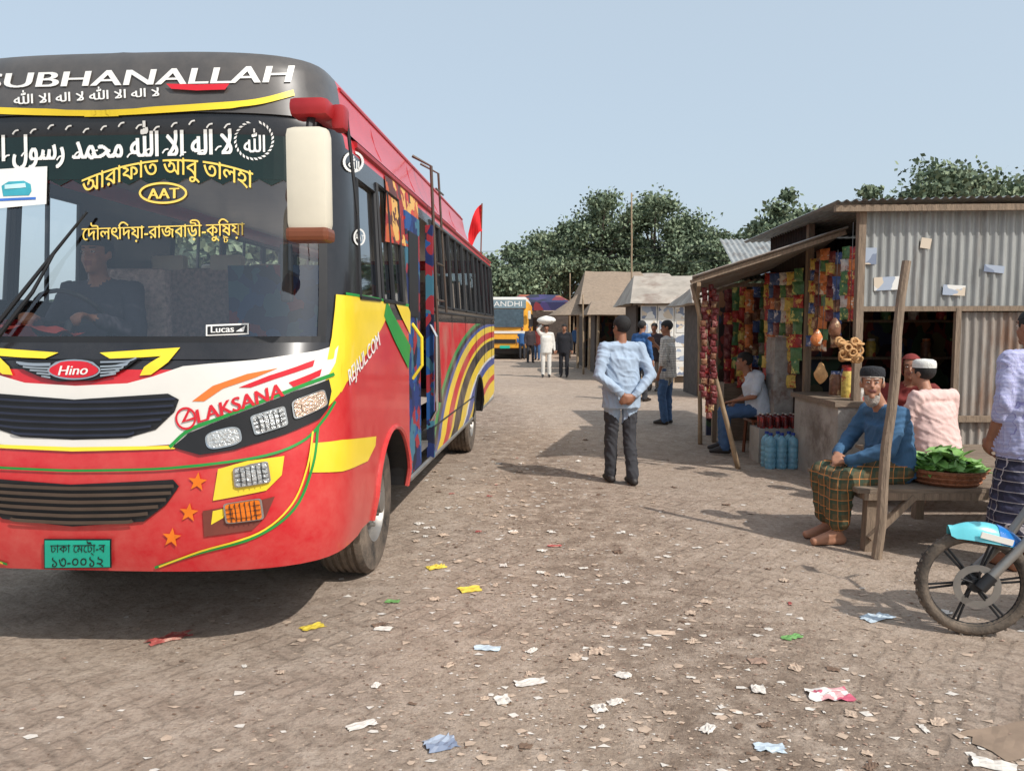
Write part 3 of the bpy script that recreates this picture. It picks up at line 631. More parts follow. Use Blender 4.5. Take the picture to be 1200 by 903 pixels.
def skinmesh(name,prims,vox,parent,clothmats,amp=.006,seed=0):
    vs=[];fs=[]
    for p in prims:
        if p[0]=='c': cap_geo(vs,fs,*p[1:5])
        elif p[0]=='e': ell_geo(vs,fs,p[1],p[2],p[4])
        else: fr_geo(vs,fs,p[1],p[2],p[3],p[4],p[6])
    me=bpy.data.meshes.new(name); me.from_pydata(vs,[],fs); ob=bpy.data.objects.new(name,me); col.objects.link(ob)
    md=ob.modifiers.new('r','REMESH'); md.mode='VOXEL'; md.voxel_size=vox
    ms=ob.modifiers.new('s','SMOOTH'); ms.factor=.5; ms.iterations=2
    dg=bpy.context.evaluated_depsgraph_get(); dg.update()
    nm=bpy.data.meshes.new_from_object(ob.evaluated_get(dg)); ob.modifiers.clear(); ob.data=nm; bpy.data.meshes.remove(me)
    n=len(nm.vertices); co=np.empty(n*3); nm.vertices.foreach_get('co',co); co=co.reshape(-1,3)
    best=np.full(n,1e9); idx=np.zeros(n,int); mats=[]
    for p in prims:
        if p[0]=='c':
            a,b=np.array(p[1],float),np.array(p[2],float); d=b-a; L=max(d@d,1e-9); t=np.clip(((co-a)@d)/L,0,1); ds=np.linalg.norm(co-a-t[:,None]*d,axis=1)-(p[3]+(p[4]-p[3])*t); mt=p[5]
        elif p[0]=='e':
            q=(co-np.array(p[1]))@np.array(p[4]); r=np.array(p[2]); ds=(np.linalg.norm(q/r,axis=1)-1)*min(p[2]); mt=p[3]
        else:
            a,b=np.array(p[1],float),np.array(p[2],float); d=b-a; L=d@d; tt_=((co-a)@d)/L; t=np.clip(tt_,0,1); q=(co-a-t[:,None]*d)@np.array(p[6]); rx=p[3][0]+(p[4][0]-p[3][0])*t; ry=p[3][1]+(p[4][1]-p[3][1])*t
            ds=(np.sqrt((q[:,0]/rx)**2+(q[:,1]/ry)**2)-1)*np.minimum(rx,ry)+np.maximum(0,np.abs(tt_-.5)-.52)*math.sqrt(L); mt=p[5]
        if mt not in mats: mats.append(mt)
        k=ds<best; best[k]=ds[k]; idx[k]=mats.index(mt)
    for m in mats: nm.materials.append(m)
    lp=np.empty(len(nm.loops),int); nm.loops.foreach_get('vertex_index',lp); st=np.empty(len(nm.polygons),int); nm.polygons.foreach_get('loop_start',st)
    fm=idx[lp[st]]; nm.polygons.foreach_set('material_index',fm.astype(np.int32)); nm.polygons.foreach_set('use_smooth',np.ones(len(nm.polygons),bool))
    if amp:
        nr_=np.empty(n*3); nm.vertices.foreach_get('normal',nr_); nr_=nr_.reshape(-1,3); cm=np.array([m in clothmats for m in mats])[idx]
        for i in np.nonzero(cm)[0]:
            c=co[i]; wz=noise.noise(V3((c[0]*4+seed,c[1]*4,c[2]*4)))*1.6
            r1=1-abs(noise.noise(V3((c[0]*13+seed+c[2]*6,c[1]*13+3,c[2]*5+wz))))*5
            r2=1-abs(noise.noise(V3((c[0]*5+seed,c[1]*5+9,c[2]*15+c[0]*7+wz))))*5
            co[i]+=nr_[i]*amp*(max(r1,-.6)*.7+max(r2,-.6)*.7)
        nm.vertices.foreach_set('co',co.ravel())
    nm.update(); ob.parent=parent; ob.data.name=name; return ob
def hand(pr,w,d,n,sgn,curl,mat):
    d=V3(d).normalized(); n=V3(n); n=(n-d*n.dot(d)).normalized(); l=d.cross(n)*sgn
    w=V3(w); 
    for o in(-.027,-.009,.009,.027): pr.append(('c',w+d*.01,w+d*.08+l*o,.016,.0125,mat))
    for k,(o,L) in enumerate(((-.03,.8),(-.01,1.),(.01,1.05),(.03,.95))):
        b=w+d*.082+l*o; c=curl+.1*k*.3; d1=(d*math.cos(c)+n*math.sin(c)).normalized(); d2=(d*math.cos(2*c)+n*math.sin(2*c)).normalized()
        m=b+d1*.042*L; pr.append(('c',b,m,.0095,.0088,mat)); pr.append(('c',m,m+d2*.038*L,.0088,.0075,mat))
    t0=w+d*.025+l*.026; t1=w+d*.055+l*.055+n*.015; pr.append(('c',t0,t1,.0125,.0105,mat)); pr.append(('c',t1,t1+d*.035+n*.012,.0105,.0085,mat))
STAND=dict(P=(0,0,.93),C=(0,.0,1.25),N=(0,.0,1.43),H=(0,.02,1.57),Ls=(-.185,0,1.37),Rs=(.185,0,1.37),Le=(-.24,-.02,1.09),Re=(.24,-.02,1.09),Lw=(-.25,.05,.85),Rw=(.25,.05,.85),Lh=(-.09,0,.9),Rh=(.09,0,.9),Lk=(-.1,.02,.49),Rk=(.1,.02,.49),La=(-.1,0,.09),Ra=(.1,0,.09))
SIT=dict(P=(0,0,.57),C=(0,.03,.87),N=(0,.05,1.04),H=(0,.08,1.18),Ls=(-.19,.04,.98),Rs=(.19,.04,.98),Le=(-.25,.1,.74),Re=(.25,.1,.74),Lw=(-.16,.3,.63),Rw=(.16,.3,.63),Lh=(-.1,.02,.56),Rh=(.1,.02,.56),Lk=(-.15,.43,.52),Rk=(.15,.43,.52),La=(-.15,.42,.1),Ra=(.15,.42,.1))
pc=[0]
def person(label,loc,rot,J,top,bot,sk=skin,hair=hairk,shoe=None,sleeve='long',botkind='trousers',vox=.012,hy=0,hp=0,s=1.,girth=1.,capk=None,beard=None,hem=True,group=None,hd=None,armcurl=.5,loose=1.):
    pc[0]+=1; e=empty('person',loc,label,'person',rot,group); e.scale=(s,s,s)
    B=dict(STAND if J.get('base','stand')=='stand' else SIT); B.update({k:v for k,v in J.items() if k!='base'}); B={k:V3(v) for k,v in B.items()}
    shoe=shoe or eyek; pr=[]; x=(B['Rs']-B['Ls']).normalized(); g=girth
    P,Cc,Nn,H=B['P'],B['C'],B['N'],B['H']; up=(Cc-P).normalized()
    for o in(-.066,-.022,.022,.066): pr.append(('c',P+x*o*g,Cc+x*o*1.3*g,.102*g,.102*g,top))
    pr.append(('c',Cc+x*.08,Cc-x*.08,.098,.098,top)); f=x.cross(up)*-1
    pr.append(('c',B['Ls']*.84+B['Rs']*.16,B['Rs']*.84+B['Ls']*.16,.066,.066,top))
    for k in('Ls','Rs'): pr.append(('c',Nn-up*.035,B[k]-up*.005,.045,.054,top))
    pr.append(('c',Cc,Nn-up*.04,.095,.055,top))
    q=Matrix((x,f,up)).transposed()
    if hem: pr.append(('f',P-up*.16,Cc+up*.02,(.188*g*loose,.145*g*loose),(.172*g*loose,.118*g*loose),top,q))
    elif J.get('base')=='sit': pr.append(('f',P-up*.06,Cc+up*.04,(.19*g,.15*g),(.18*g,.122*g),top,q))
    hm=B['H']; pr.append(('c',Nn-up*.04,hm-V3((0,0,.05)),.052,.05,sk))
    for a,b,c,sg in(('Ls','Le','Lw',-1),('Rs','Re','Rw',1)):
        A,E,W_=B[a],B[b],B[c]
        pr.append(('c',A,E,.042,.034,sk)); pr.append(('c',E,W_,.035,.024,sk))
        if sleeve=='long': pr.append(('c',A,E,.06*loose,.052*loose,top)); pr.append(('c',E,E.lerp(W_,.9),.052*loose,.038*loose,top))
        elif sleeve=='elbow': pr.append(('c',A,E,.062,.054,top)); pr.append(('c',E,E.lerp(W_,.35),.054,.048,top))
        else: pr.append(('c',A,A.lerp(E,.72),.064,.06,top))
        d=(W_-E).normalized(); h=(hd or {}).get(a[0]); 
        if h: hdv,hn,hc=h
        else: hdv=d; hn=(-V3(x)*sg if abs(d.z)>.6 else V3((0,0,-1))); hc=armcurl
        if vox<.016: hand(pr,W_,hdv,hn,sg*(1),hc,sk)
        else: pr.append(('c',W_,W_+V3(hdv).normalized()*.1,.035,.03,sk))
    for h_,k_,a_,sg in(('Lh','Lk','La',-1),('Rh','Rk','Ra',1)):
        Hh,K,A=B[h_],B[k_],B[a_]
        if botkind=='trousers': pr.append(('c',Hh,K,.088,.068,bot)); pr.append(('c',K,A+V3((0,0,.01)),.068,.06,bot))
        else: pr.append(('c',K,A,.055,.035,sk)); 
        fd=V3((0,1,0)); toe=A+fd*.17+V3((0,0,-.055)); heel=A-fd*.04+V3((0,0,-.05))
        fm=shoe if botkind=='trousers' else sk
        pr.append(('c',A,heel,.04,.034,fm)); pr.append(('c',heel,toe,.036,.028,fm)); pr.append(('c',A+V3((0,0,0)),toe,.036,.026,fm)); pr.append(('c',heel+x*.012,toe+x*.014,.034,.026,fm)); 
        if botkind!='trousers': pr.append(('c',heel-V3((0,0,.022)),toe-V3((0,0,.018)),.022,.022,shoe))
    if botkind=='trousers': pr.append(('c',B['Lh'],B['Rh'],.095,.095,bot))
    if botkind=='lungi_stand':
        fr0=(B['La']+B['Ra'])/2; fr0.z=.22; pr.append(('f',fr0,P+V3((0,0,.02)),(.25,.19),(.18,.14),bot,I3))
    if botkind=='lungi_sit':
        pr.append(('c',B['Lh'],B['Rh'],.12,.12,bot))
        for h_,k_,a_ in(('Lh','Lk','La'),('Rh','Rk','Ra')):
            pr.append(('c',B[h_],B[k_],.11,.09,bot)); pr.append(('c',B[k_],B[k_].lerp(B[a_],.72),.09,.085,bot))
        mh=(B['Lh']+B['Rh'])/2; mk=(B['Lk']+B['Rk'])/2; ma=(B['La']+B['Ra'])/2; pr.append(('c',mh,mk,.1,.09,bot)); pr.append(('c',mk,mk.lerp(ma,.6),.09,.08,bot))
        pr.append(('c',B['Lk'],B['Rk'],.075,.075,bot))
    HM=Matrix.Rotation(hy,3,'Z')@Matrix.Rotation(hp,3,'X')
    def hp_(v): return hm+HM@V3(v)
    pr+= [('e',hp_((0,-.01,.035)),(.074,.092,.082),sk,HM),('e',hp_((0,.022,-.04)),(.057,.066,.072),sk,HM),('c',hp_((0,.083,.012)),hp_((0,.103,-.018)),.009,.0135,sk),
          ('c',hp_((-.032,.073,.034)),hp_((.032,.073,.034)),.012,.012,sk),('c',hp_((-.02,.086,-.048)),hp_((0,.09,-.052)),.0075,.0075,lipm),('c',hp_((.02,.086,-.048)),hp_((0,.09,-.052)),.0075,.0075,lipm),('c',hp_((0,.07,-.088)),hp_((0,.066,-.084)),.024,.02,sk),
          ('e',hp_((-.075,-.005,0)),(.012,.02,.032),sk,HM),('e',hp_((.075,-.005,0)),(.012,.02,.032),sk,HM),('c',hp_((-.036,.06,-.025)),hp_((-.03,.062,-.03)),.02,.02,sk),('c',hp_((.036,.06,-.025)),hp_((.03,.062,-.03)),.02,.02,sk)]
    skinmesh('body',pr,vox,e,[top,bot],.0065 if vox<.012 else (.006 if vox<.02 else .003),pc[0]*3.1)
    if vox<.016:
        for sg in(-1,1):
            ey=MB(); vs=[];fs=[]; ell_geo(vs,fs,hp_((.029*sg,.077,.012)),(.012,.009,.0055),HM,12,8); ey.add(vs,fs,eyew); vs=[];fs=[]; ell_geo(vs,fs,hp_((.029*sg,.084,.012)),(.006,.004,.005),HM,10,6); ey.add(vs,fs,eyek); ey.build('eye',e,smooth=True)
            ey=MB(); vs=[];fs=[]; cap_geo(vs,fs,hp_((.016*sg,.086,.034)),hp_((.044*sg,.078,.036)),.004,.003,8); ey.add(vs,fs,hairw if beard is hairw else hairk); ey.build('eyebrow',e,smooth=True)
    def shell(c,r,keep,mat,nm,jit=.002,seg=40,rn=26):
        m=MB(); vs=[];fs=[]; ell_geo(vs,fs,(0,0,0),r,I3,seg,rn)
        fs=[f for f in fs if keep(sum((V3(vs[i]) for i in f),V3())/len(f)+V3(c))]
        vs=[hp_(V3(v)*(1+noise.noise(V3(v)*60)*jit*8)+V3(c)) for v in vs]; m.add(vs,fs,mat); return m.build(nm,e,smooth=True)
    if capk!='scarf': shell((0,-.012,.036),(.081,.099,.09),lambda p:(p.z>.055-max(0,p.y)*.1 if p.y>.03 else p.z>-.045+max(0,p.y+.02)*1.2),hair,'hair')
    if capk=='scarf': shell((0,-.015,.02),(.095,.11,.115),lambda p:not(p.y>.035 and abs(p.x)<.062 and -.12<p.z<.085),hair,'headscarf',.003)
    elif capk is not None: 
        m=MB(); pf=[(.085,0),(.086,.03),(.08,.058),(.058,.072),(.001,.078)]; vs=[];fs=[]
        for r,h in pf:
            for k in range(28): t=2*PI*k/28; vs.append(hp_((r*math.cos(t),-.012+r*1.14*math.sin(t),.056+h)))
        for i in range(4):
            for k in range(28): fs.append((i*28+k,i*28+(k+1)%28,(i+1)*28+(k+1)%28,(i+1)*28+k))
        m.add(vs,fs,capk); m.build('cap',e,smooth=True)
    if beard is not None: shell((0,.022,-.082),(.056,.062,.085),lambda p:(p.z<-.078) or (p.z<-.02 and abs(p.x)>.043 and p.y<.05),beard,'beard',.012)
    return e
sh_blue=cloth('light_blue_shirt',C(158,174,192)); tr_dark=cloth('dark_grey_trousers',C(54,54,58)); sh_blue2=cloth('blue_shirt',C(50,90,140)); jeans=cloth('blue_jeans',C(64,92,128))
sh_white=cloth('pale_blue_tshirt',C(190,198,208)); sh_pink=cloth('pink_shirt',C(214,182,174)); sh_denim=cloth('blue_cotton_shirt',C(62,98,130)); sh_grey=plaid('patterned_white_shirt',C(210,206,198),C(168,164,158),C(120,118,118),26)
sh_purple=plaid('purple_checked_shirt',C(168,170,204),C(186,186,214),C(140,136,180),40); sh_maroon=cloth('maroon_scarf',C(118,44,40)); sh_dk=cloth('dark_shirt',C(60,50,52)); wcloth=cloth('white_cloth',C(218,214,206)); blk=cloth('black_cloth',C(30,30,36))
lungi1=plaid('green_orange_lungi',C(100,84,56),C(52,74,58),C(190,122,66),13); lungi2=plaid('dark_checked_lungi',C(56,56,78),C(34,34,48),C(180,172,172),15)
capw=M('white_knit_cap',C(226,224,216),.9,var=.08,bump=.6,bscale=90); capb=M('black_knit_cap',C(34,34,38),.9,var=.2,bump=.6,bscale=90); sandal=M('brown_sandal',C(70,46,36),.7)
sneaker=M('dark_shoe',C(40,34,32),.6)
p=G(727,566)
person('man in light blue shirt and dark trousers walking away with hands clasped behind his back',p,R(12),dict(Le=(-.27,-.1,1.1),Re=(.27,-.1,1.1),Lw=(-.06,-.2,.92),Rw=(.06,-.21,.9),Lk=(-.085,.05,.49),La=(-.085,.07,.09),Rk=(.085,-.01,.49),Ra=(.085,-.12,.09)),sh_blue,tr_dark,hd={'L':(V3((.9,-.05,-.35)),V3((0,1,0)),.35),'R':(V3((-.9,-.05,-.35)),V3((0,1,0)),.3)},shoe=sneaker,vox=.0095,hy=R(20),s=1.0,loose=1.06)
p=G(781,497)
person('man in pale patterned shirt and blue jeans standing with a hand raised near his face',p,R(60),dict(Re=(.24,.12,1.12),Rw=(.12,.28,1.33),Lk=(-.12,.05,.49)),sh_grey,jeans,vox=.014,hy=R(20),hp=R(-12),sleeve='elbow',shoe=sneaker)
p=G(751,470)
person('man in plain blue shirt standing behind the man in the light blue shirt',p,R(-50),{},sh_blue2,tr_dark,vox=.018,s=1.02)
p=G(766,458)
person('man in dark maroon shirt standing left of the man in jeans',p,R(150),dict(Le=(-.26,.05,1.1),Lw=(-.1,.2,1.12)),sh_dk,cloth('khaki_trousers',C(120,104,90)),vox=.02)
person('bearded man in blue shirt and black cap sitting on the end of the wooden platform',(2.80,5.62,-.03),R(98),dict(base='sit',C=(0,.03,.87),N=(0,.09,1.04),H=(0,.17,1.19),Ls=(-.19,.07,.98),Rs=(.19,.07,.98),Le=(-.25,.2,.74),Re=(.26,.18,.74),Lw=(-.08,.4,.64),Rw=(.08,.38,.67),Lk=(-.13,.47,.5),Rk=(.13,.46,.52),La=(-.08,.46,.12),Ra=(.1,.42,.12)),sh_denim,lungi1,sk=skin2,hair=hairw,shoe=sandal,vox=.009,botkind='lungi_sit',capk=capb,beard=hairw,hy=R(58),hp=R(4),hd={'L':(V3((.8,.5,-.25)),V3((0,-.2,-1)),.5),'R':(V3((-.8,.5,-.2)),V3((0,-.2,-1)),.5)},hem=False,girth=1.1,loose=1.1)
person('person in pink shirt and white cap sitting on the platform with back turned',(3.62,6.5,0),R(18),dict(base='sit',C=(0,.06,.86),N=(0,.12,1.03),H=(0,.17,1.17)),sh_pink,lungi2,sk=skin2,shoe=sandal,vox=.011,botkind='lungi_sit',capk=capw,hy=R(15),hem=False,girth=1.16,loose=1.1)
person('person with maroon headscarf sitting behind the person in the white cap',(3.72,7.15,0.02),R(150),dict(base='sit'),sh_maroon,sh_dk,hair=sh_maroon,shoe=sandal,vox=.014,botkind='lungi_sit',capk='scarf',hem=False)
person('man in purple checked shirt and dark lungi standing behind the motorcycle',(3.34,4.92,0),R(12),dict(Le=(-.24,-.03,1.1),Lw=(-.22,.08,.86)),sh_purple,lungi2,shoe=sandal,vox=.011,botkind='lungi_stand',sleeve='elbow',s=1.0,girth=1.15)
person('man in pale tee shirt and jeans sitting under the awning beside the blue bottles',(3.08,9.5,.0),R(80),dict(base='sit',Lw=(-.05,.34,.66),C=(0,.08,.86),N=(0,.15,1.02),H=(0,.2,1.15)),sh_white,jeans,shoe=sneaker,vox=.013,sleeve='short',hem=False,girth=1.1)
sm=MB(); sm.box((0,0,.43),(.36,.36,.03),brownp)
for a in(-1,1):
    for b in(-1,1): sm.beam((a*.15,b*.15,.42),(a*.17,b*.17,0),.03,.03,brownp)
so=sm.build('stool'); so.location=(3.11,9.5,0); tag(so,'small wooden stool under the man in the pale tee shirt','stool')
dp=BW(-.42,1.0,.80)
person('driver in dark shirt sitting behind the windscreen of the red bus',dp,PI-YAW,dict(base='sit',Lw=(-.17,.4,.82),Rw=(.17,.4,.82),Le=(-.26,.14,.74),Re=(.26,.14,.74)),cloth('driver_dark_shirt',C(60,58,68)),tr_dark,vox=.014,shoe=sneaker,hem=False,armcurl=1.1)
p=G(640,442); e=person('person in white walking with a sack on the head beyond the red bus',p,R(180),dict(Rw=(.13,.05,1.66),Re=(.27,.05,1.5),Lw=(-.26,.05,.85)),wcloth,wcloth,vox=.022,sleeve='long')
sk_=MB(); vs=[];fs=[]; ell_geo(vs,fs,(p.x,p.y,1.80),(.3,.24,.13),I3,20,12); vs=[v+V3((0,0,.03*noise.noise(v*6))) for v in vs]; sk_.add(vs,fs,wcloth); tag(sk_.build('sack',None,True),'white sack balanced on the head of the walking person in white','sack')
far=[(661,442,170,blk,blk,'person in black walking beside the person carrying the white sack'),(621,425,200,sh_dk,tr_dark,'dark clothed person near the front corner of the yellow bus'),(630,422,160,sh_maroon,jeans,'distant person in dark red between the yellow bus and the sack carrier'),(612,421,180,sh_blue2,tr_dark,'distant person in blue in front of the yellow bus'),(675,415,190,sh_blue2,blk,'distant person in blue under the thatched shelter'),(690,418,10,sh_dk,blk,'distant dark clothed person right of the thatched shelter post'),(700,416,30,sh_pink,blk,'distant person in pale pink near the tin roofed huts')]
for x,y,r,a,b,l in far: person(l,G(x,y),R(r),dict(Lk=(-.1,.1,.49),La=(-.1,.1,.09)),a,b,vox=.028)
# ---------------------------------------------------------------- GROUND
def ground_mat():
    m,t,b=nt('dusty_brick_ground'); tc=N(t,'ShaderNodeTexCoord'); mp=N(t,'ShaderNodeMapping'); mp.inputs['Rotation'].default_value=(0,0,R(38)); mp.inputs['Scale'].default_value=(10.5,10.5,10.5)
    t.links.new(tc.outputs['Object'],mp.inputs[0]); ds=N(t,'ShaderNodeTexNoise'); ds.inputs['Scale'].default_value=2.2; ds.inputs['Detail'].default_value=3; t.links.new(tc.outputs['Object'],ds.inputs[0])
    av_=N(t,'ShaderNodeVectorMath',operation='MULTIPLY_ADD'); t.links.new(ds.outputs[1],av_.inputs[0]); av_.inputs[1].default_value=(1.1,1.1,0); t.links.new(mp.outputs[0],av_.inputs[2])
    s=N(t,'ShaderNodeSeparateXYZ'); t.links.new(av_.outputs[0],s.inputs[0]); X,Y=s.outputs[0],s.outputs[1]
    i=math_(t,'FLOOR',X);j=math_(t,'FLOOR',Y); fx=math_(t,'FRACT',X);fy=math_(t,'FRACT',Y)
    k=math_(t,'FLOORED_MODULO',math_(t,'SUBTRACT',i,j),4.)
    def eq(v): return math_(t,'COMPARE',k,float(v),.4)
    L=math_(t,'ADD',fx,eq(1)); Rr=math_(t,'ADD',math_(t,'SUBTRACT',1.,fx),eq(0)); Bo=math_(t,'ADD',fy,eq(2)); To=math_(t,'ADD',math_(t,'SUBTRACT',1.,fy),eq(3))
    d=math_(t,'MINIMUM',math_(t,'MINIMUM',L,Rr),math_(t,'MINIMUM',Bo,To))
    cv=N(t,'ShaderNodeCombineXYZ'); t.links.new(math_(t,'SUBTRACT',i,eq(1)),cv.inputs[0]); t.links.new(math_(t,'ADD',j,eq(3)),cv.inputs[1])
    wn=N(t,'ShaderNodeTexWhiteNoise',noise_dimensions='2D'); t.links.new(cv.outputs[0],wn.inputs['Vector'])
    brick=ramp(t,wn.outputs[0],[(0,C(146,128,114)),(.35,C(166,146,130)),(.7,C(156,140,126)),(1,C(182,163,146))])
    def noi(sc,det=8,ro=.65):
        n=N(t,'ShaderNodeTexNoise'); n.inputs['Scale'].default_value=sc; n.inputs['Detail'].default_value=det; n.inputs['Roughness'].default_value=ro; t.links.new(tc.outputs['Object'],n.inputs[0]); return n.outputs[0]
    n1=noi(.55,9,.6); n2=noi(5,9,.75); n3=noi(45,6,.7); n4=noi(16,8,.75)
    dd_=math_(t,'ADD',d,math_(t,'MULTIPLY',math_(t,'SUBTRACT',n4,.5),.45))
    mort=ramp(t,dd_,[(.0,(0,0,0,1)),(.18,(1,1,1,1))])
    bc=mixc(t,mort,C(130,114,100),brick)
    so=N(t,'ShaderNodeSeparateXYZ'); t.links.new(tc.outputs['Object'],so.inputs[0])
    wob=math_(t,'MULTIPLY',math_(t,'SUBTRACT',noi(.9,6),.5),1.6)
    cen=math_(t,'ADD',math_(t,'SUBTRACT',1.35,math_(t,'MULTIPLY',so.outputs[1],.13)),wob)
    ln=math_(t,'ABSOLUTE',math_(t,'SUBTRACT',so.outputs[0],cen)); lane=ramp(t,ln,[(.2,(1,1,1,1)),(1.0,(0,0,0,1))])
    dirtf=ramp(t,math_(t,'ADD',math_(t,'MULTIPLY',n1,.6),math_(t,'MULTIPLY',n2,.45)),[(.43,(.5,.5,.5,1)),(.55,(.99,.99,.99,1))])
    dirtf=math_(t,'MAXIMUM',dirtf,math_(t,'MULTIPLY',lane,.99))
    dirt=ramp(t,n2,[(.3,C(158,140,123)),(.5,C(178,160,143)),(.75,C(198,181,165))])
    dirt=mixc(t,ramp(t,n4,[(.5,(0,0,0,1)),(.64,(.65,.65,.65,1))]),dirt,C(132,114,98))
    dirt=mixc(t,math_(t,'MULTIPLY',lane,ramp(t,n2,[(.38,(.85,.85,.85,1)),(.62,(0,0,0,1))])),dirt,C(124,107,93))
    o=mixc(t,dirtf,bc,dirt)
    sp=ramp(t,n3,[(.3,(.6,.58,.58,1)),(.5,(1,1,1,1)),(.75,(1.14,1.12,1.1,1))]); o=mixc(t,.85,o,sp,'MULTIPLY')
    blot=ramp(t,noi(.25,4),[(.35,(.88,.88,.9,1)),(.65,(1.06,1.04,1.02,1))]); o=mixc(t,.8,o,blot,'MULTIPLY')
    t.links.new(o,b.inputs['Base Color']); b.inputs['Roughness'].default_value=.95; b.inputs['Specular IOR Level'].default_value=.2
    hgt=math_(t,'ADD',math_(t,'MULTIPLY',math_(t,'MULTIPLY',mort,math_(t,'SUBTRACT',1.,math_(t,'MULTIPLY',dirtf,.88))),.4),math_(t,'ADD',math_(t,'MULTIPLY',n2,.8),math_(t,'ADD',math_(t,'MULTIPLY',n3,.38),math_(t,'MULTIPLY',n4,.5))))
    bp=N(t,'ShaderNodeBump'); bp.inputs['Strength'].default_value=.85; bp.inputs['Distance'].default_value=.038; t.links.new(hgt,bp.inputs['Height']); t.links.new(bp.outputs[0],b.inputs['Normal'])
    return m
gm=ground_mat()
g=MB(); g.add([(-500,-60,0),(500,-60,0),(500,900,0),(-500,900,0)],[(0,1,2,3)],gm); g.build('ground',kind='structure')
paperw=M('white_paper_scrap',C(208,200,190),.85,var=.2,scale=30); paperb=M('brown_dirty_scrap',C(184,162,142),.9,var=.2,scale=30); paperr=M('red_foil_scrap',C(160,74,68),.6,var=.3,scale=30,c2=C(190,160,140)); papery=M('yellow_foil_scrap',C(214,188,70),.6,var=.2,scale=30); paperg=M('green_foil_scrap',C(104,150,84),.6,var=.2,scale=30); leafd=M('dry_leaf_scrap',C(112,90,74),.9,var=.25); paperbl=M('pale_blue_scrap',C(182,194,202),.6,var=.15,scale=20); pebble=M('brick_crumb',C(150,124,108),.9,var=.3)
cr=MB()
def lane_x(y): return 1.35-.13*y
for k in range(28000):
    y=1.6+16*rnd.random()**1.5; q=rnd.random()
    if q<.45: x=lane_x(y)+rnd.gauss(0,.65)
    elif q<.62: x=rnd.gauss(-.2,.5)*max(1,y/5)
    else: x=rnd.uniform(-2.2,4)*max(1,y/5)
    mt=rnd.choices([paperb,leafd,pebble,paperw],[7,3,4,3])[0]; flat_=mt in(paperb,paperw); sz=rnd.uniform(.003,.011)*(1 if rnd.random()<.80 else (2.8 if flat_ else 1.4))
    a=rnd.random()*PI; n=rnd.choice([3,4,5]); z=.002; el=rnd.uniform(.4,1)
    vs=[(x+sz*math.cos(a+2*PI*i/n)*rnd.uniform(.6,1.2),y+el*sz*math.sin(a+2*PI*i/n)*rnd.uniform(.6,1.2),z+rnd.random()*sz*(.12 if flat_ else .3)) for i in range(n)]
    vs.append((x,y,z+sz*(.1 if flat_ else rnd.uniform(.2,.5)))); cr.add(vs,[(i,(i+1)%n,n) for i in range(n)],mt)
o=cr.build('fine_litter',kind='stuff'); tag(o,'fine dry crumbs, leaf bits and paper specks strewn over the dusty brick ground','litter')
def scrap(x,y,w,h,a,mat,label,name='paper_scrap',group=None,crum=.25):
    m=MB(); n=7; vs=[]; sd=rnd.random()*50
    for i in range(n):
        for j in range(n):
            u=(i/(n-1)-.5)*w*(1+.45*noise.noise(V3((j*.9+sd,0,2))));v=(j/(n-1)-.5)*h*(1+.45*noise.noise(V3((i*.9+sd,5,2))))
            z=max(0,abs(noise.noise(V3((i*.55+sd,j*.55,0))))*1.6-.1)*crum*min(w,h)
            vs.append((u*math.cos(a)-v*math.sin(a),u*math.sin(a)+v*math.cos(a),z+.004))
    m.add(vs,[(i*n+j,(i+1)*n+j,(i+1)*n+j+1,i*n+j+1) for i in range(n-1) for j in range(n-1)],mat); o=m.build(name); o.location=(x,y,0); return tag(o,label,'litter',group)
named=[(366,735,.12,.07,papery,'yellow scrap on the ground in front of the red bus'),(198,748,.2,.09,paperr,'crumpled red wrapper in the shadow edge under the bus front'),(551,691,.13,.09,papery,'bright yellow packet lying left of the lane in the middle ground'),(460,705,.08,.05,paperg,'small green wrapper left of the yellow packet'),(571,760,.13,.055,paperbl,'pale blue crumpled plastic piece in the centre foreground'),(622,800,.14,.06,paperw,'torn white paper in the centre foreground'),(516,872,.12,.1,leaflet,'light printed card near the bottom edge of the picture'),(972,815,.18,.11,pinkleaf,'pink and white printed leaflet lying on the ground at right'),(1027,724,.18,.09,paperbl,'flat pale blue sheet left of the motorcycle wheel'),(1103,718,.1,.06,paperw,'crushed white foam tray right beside the motorcycle wheel'),(928,747,.12,.05,paperg,'green leaf wrapper left of the motorcycle'),(902,877,.11,.06,paperbl,'pale torn sheet near the bottom right'),(1165,897,.14,.07,paperw,'white scrap at the lower right corner'),(424,850,.12,.05,paperw,'crumpled white paper left of the printed card'),(449,737,.09,.05,paperw,'grey white scrap near the shadow of the bus'),(511,665,.12,.08,papery,'mustard wrapper beside the front wheel of the bus'),(650,640,.1,.05,paperr,'small red wrapper on the dirt lane'),(775,742,.14,.05,paperb,'long tan scrap on the dirt lane'),(888,775,.08,.06,pebble,'rust brown clod beside the lane')]
for x,y,w,h,mt,l in named:
    p=G(x,y); scrap(p.x,p.y,w,h,rnd.uniform(-.5,.8),mt,l,crum=.16)
p=G(1190,868); scrap(p.x,p.y,.32,.2,.3,M('cardboard',C(138,118,100),.9),'flat piece of brown cardboard at the lower right corner','cardboard_piece',crum=.05)
kinds=[(paperw,'small torn white paper scrap lying in the scattered litter','torn white scraps on the ground'),(paperb,'small tan paper scrap lying in the scattered litter','tan scraps on the ground'),(paperr,'small red foil wrapper lying in the scattered litter','red wrappers on the ground'),(leafd,'dark dry leaf scrap lying in the scattered litter','dry leaf scraps on the ground')]
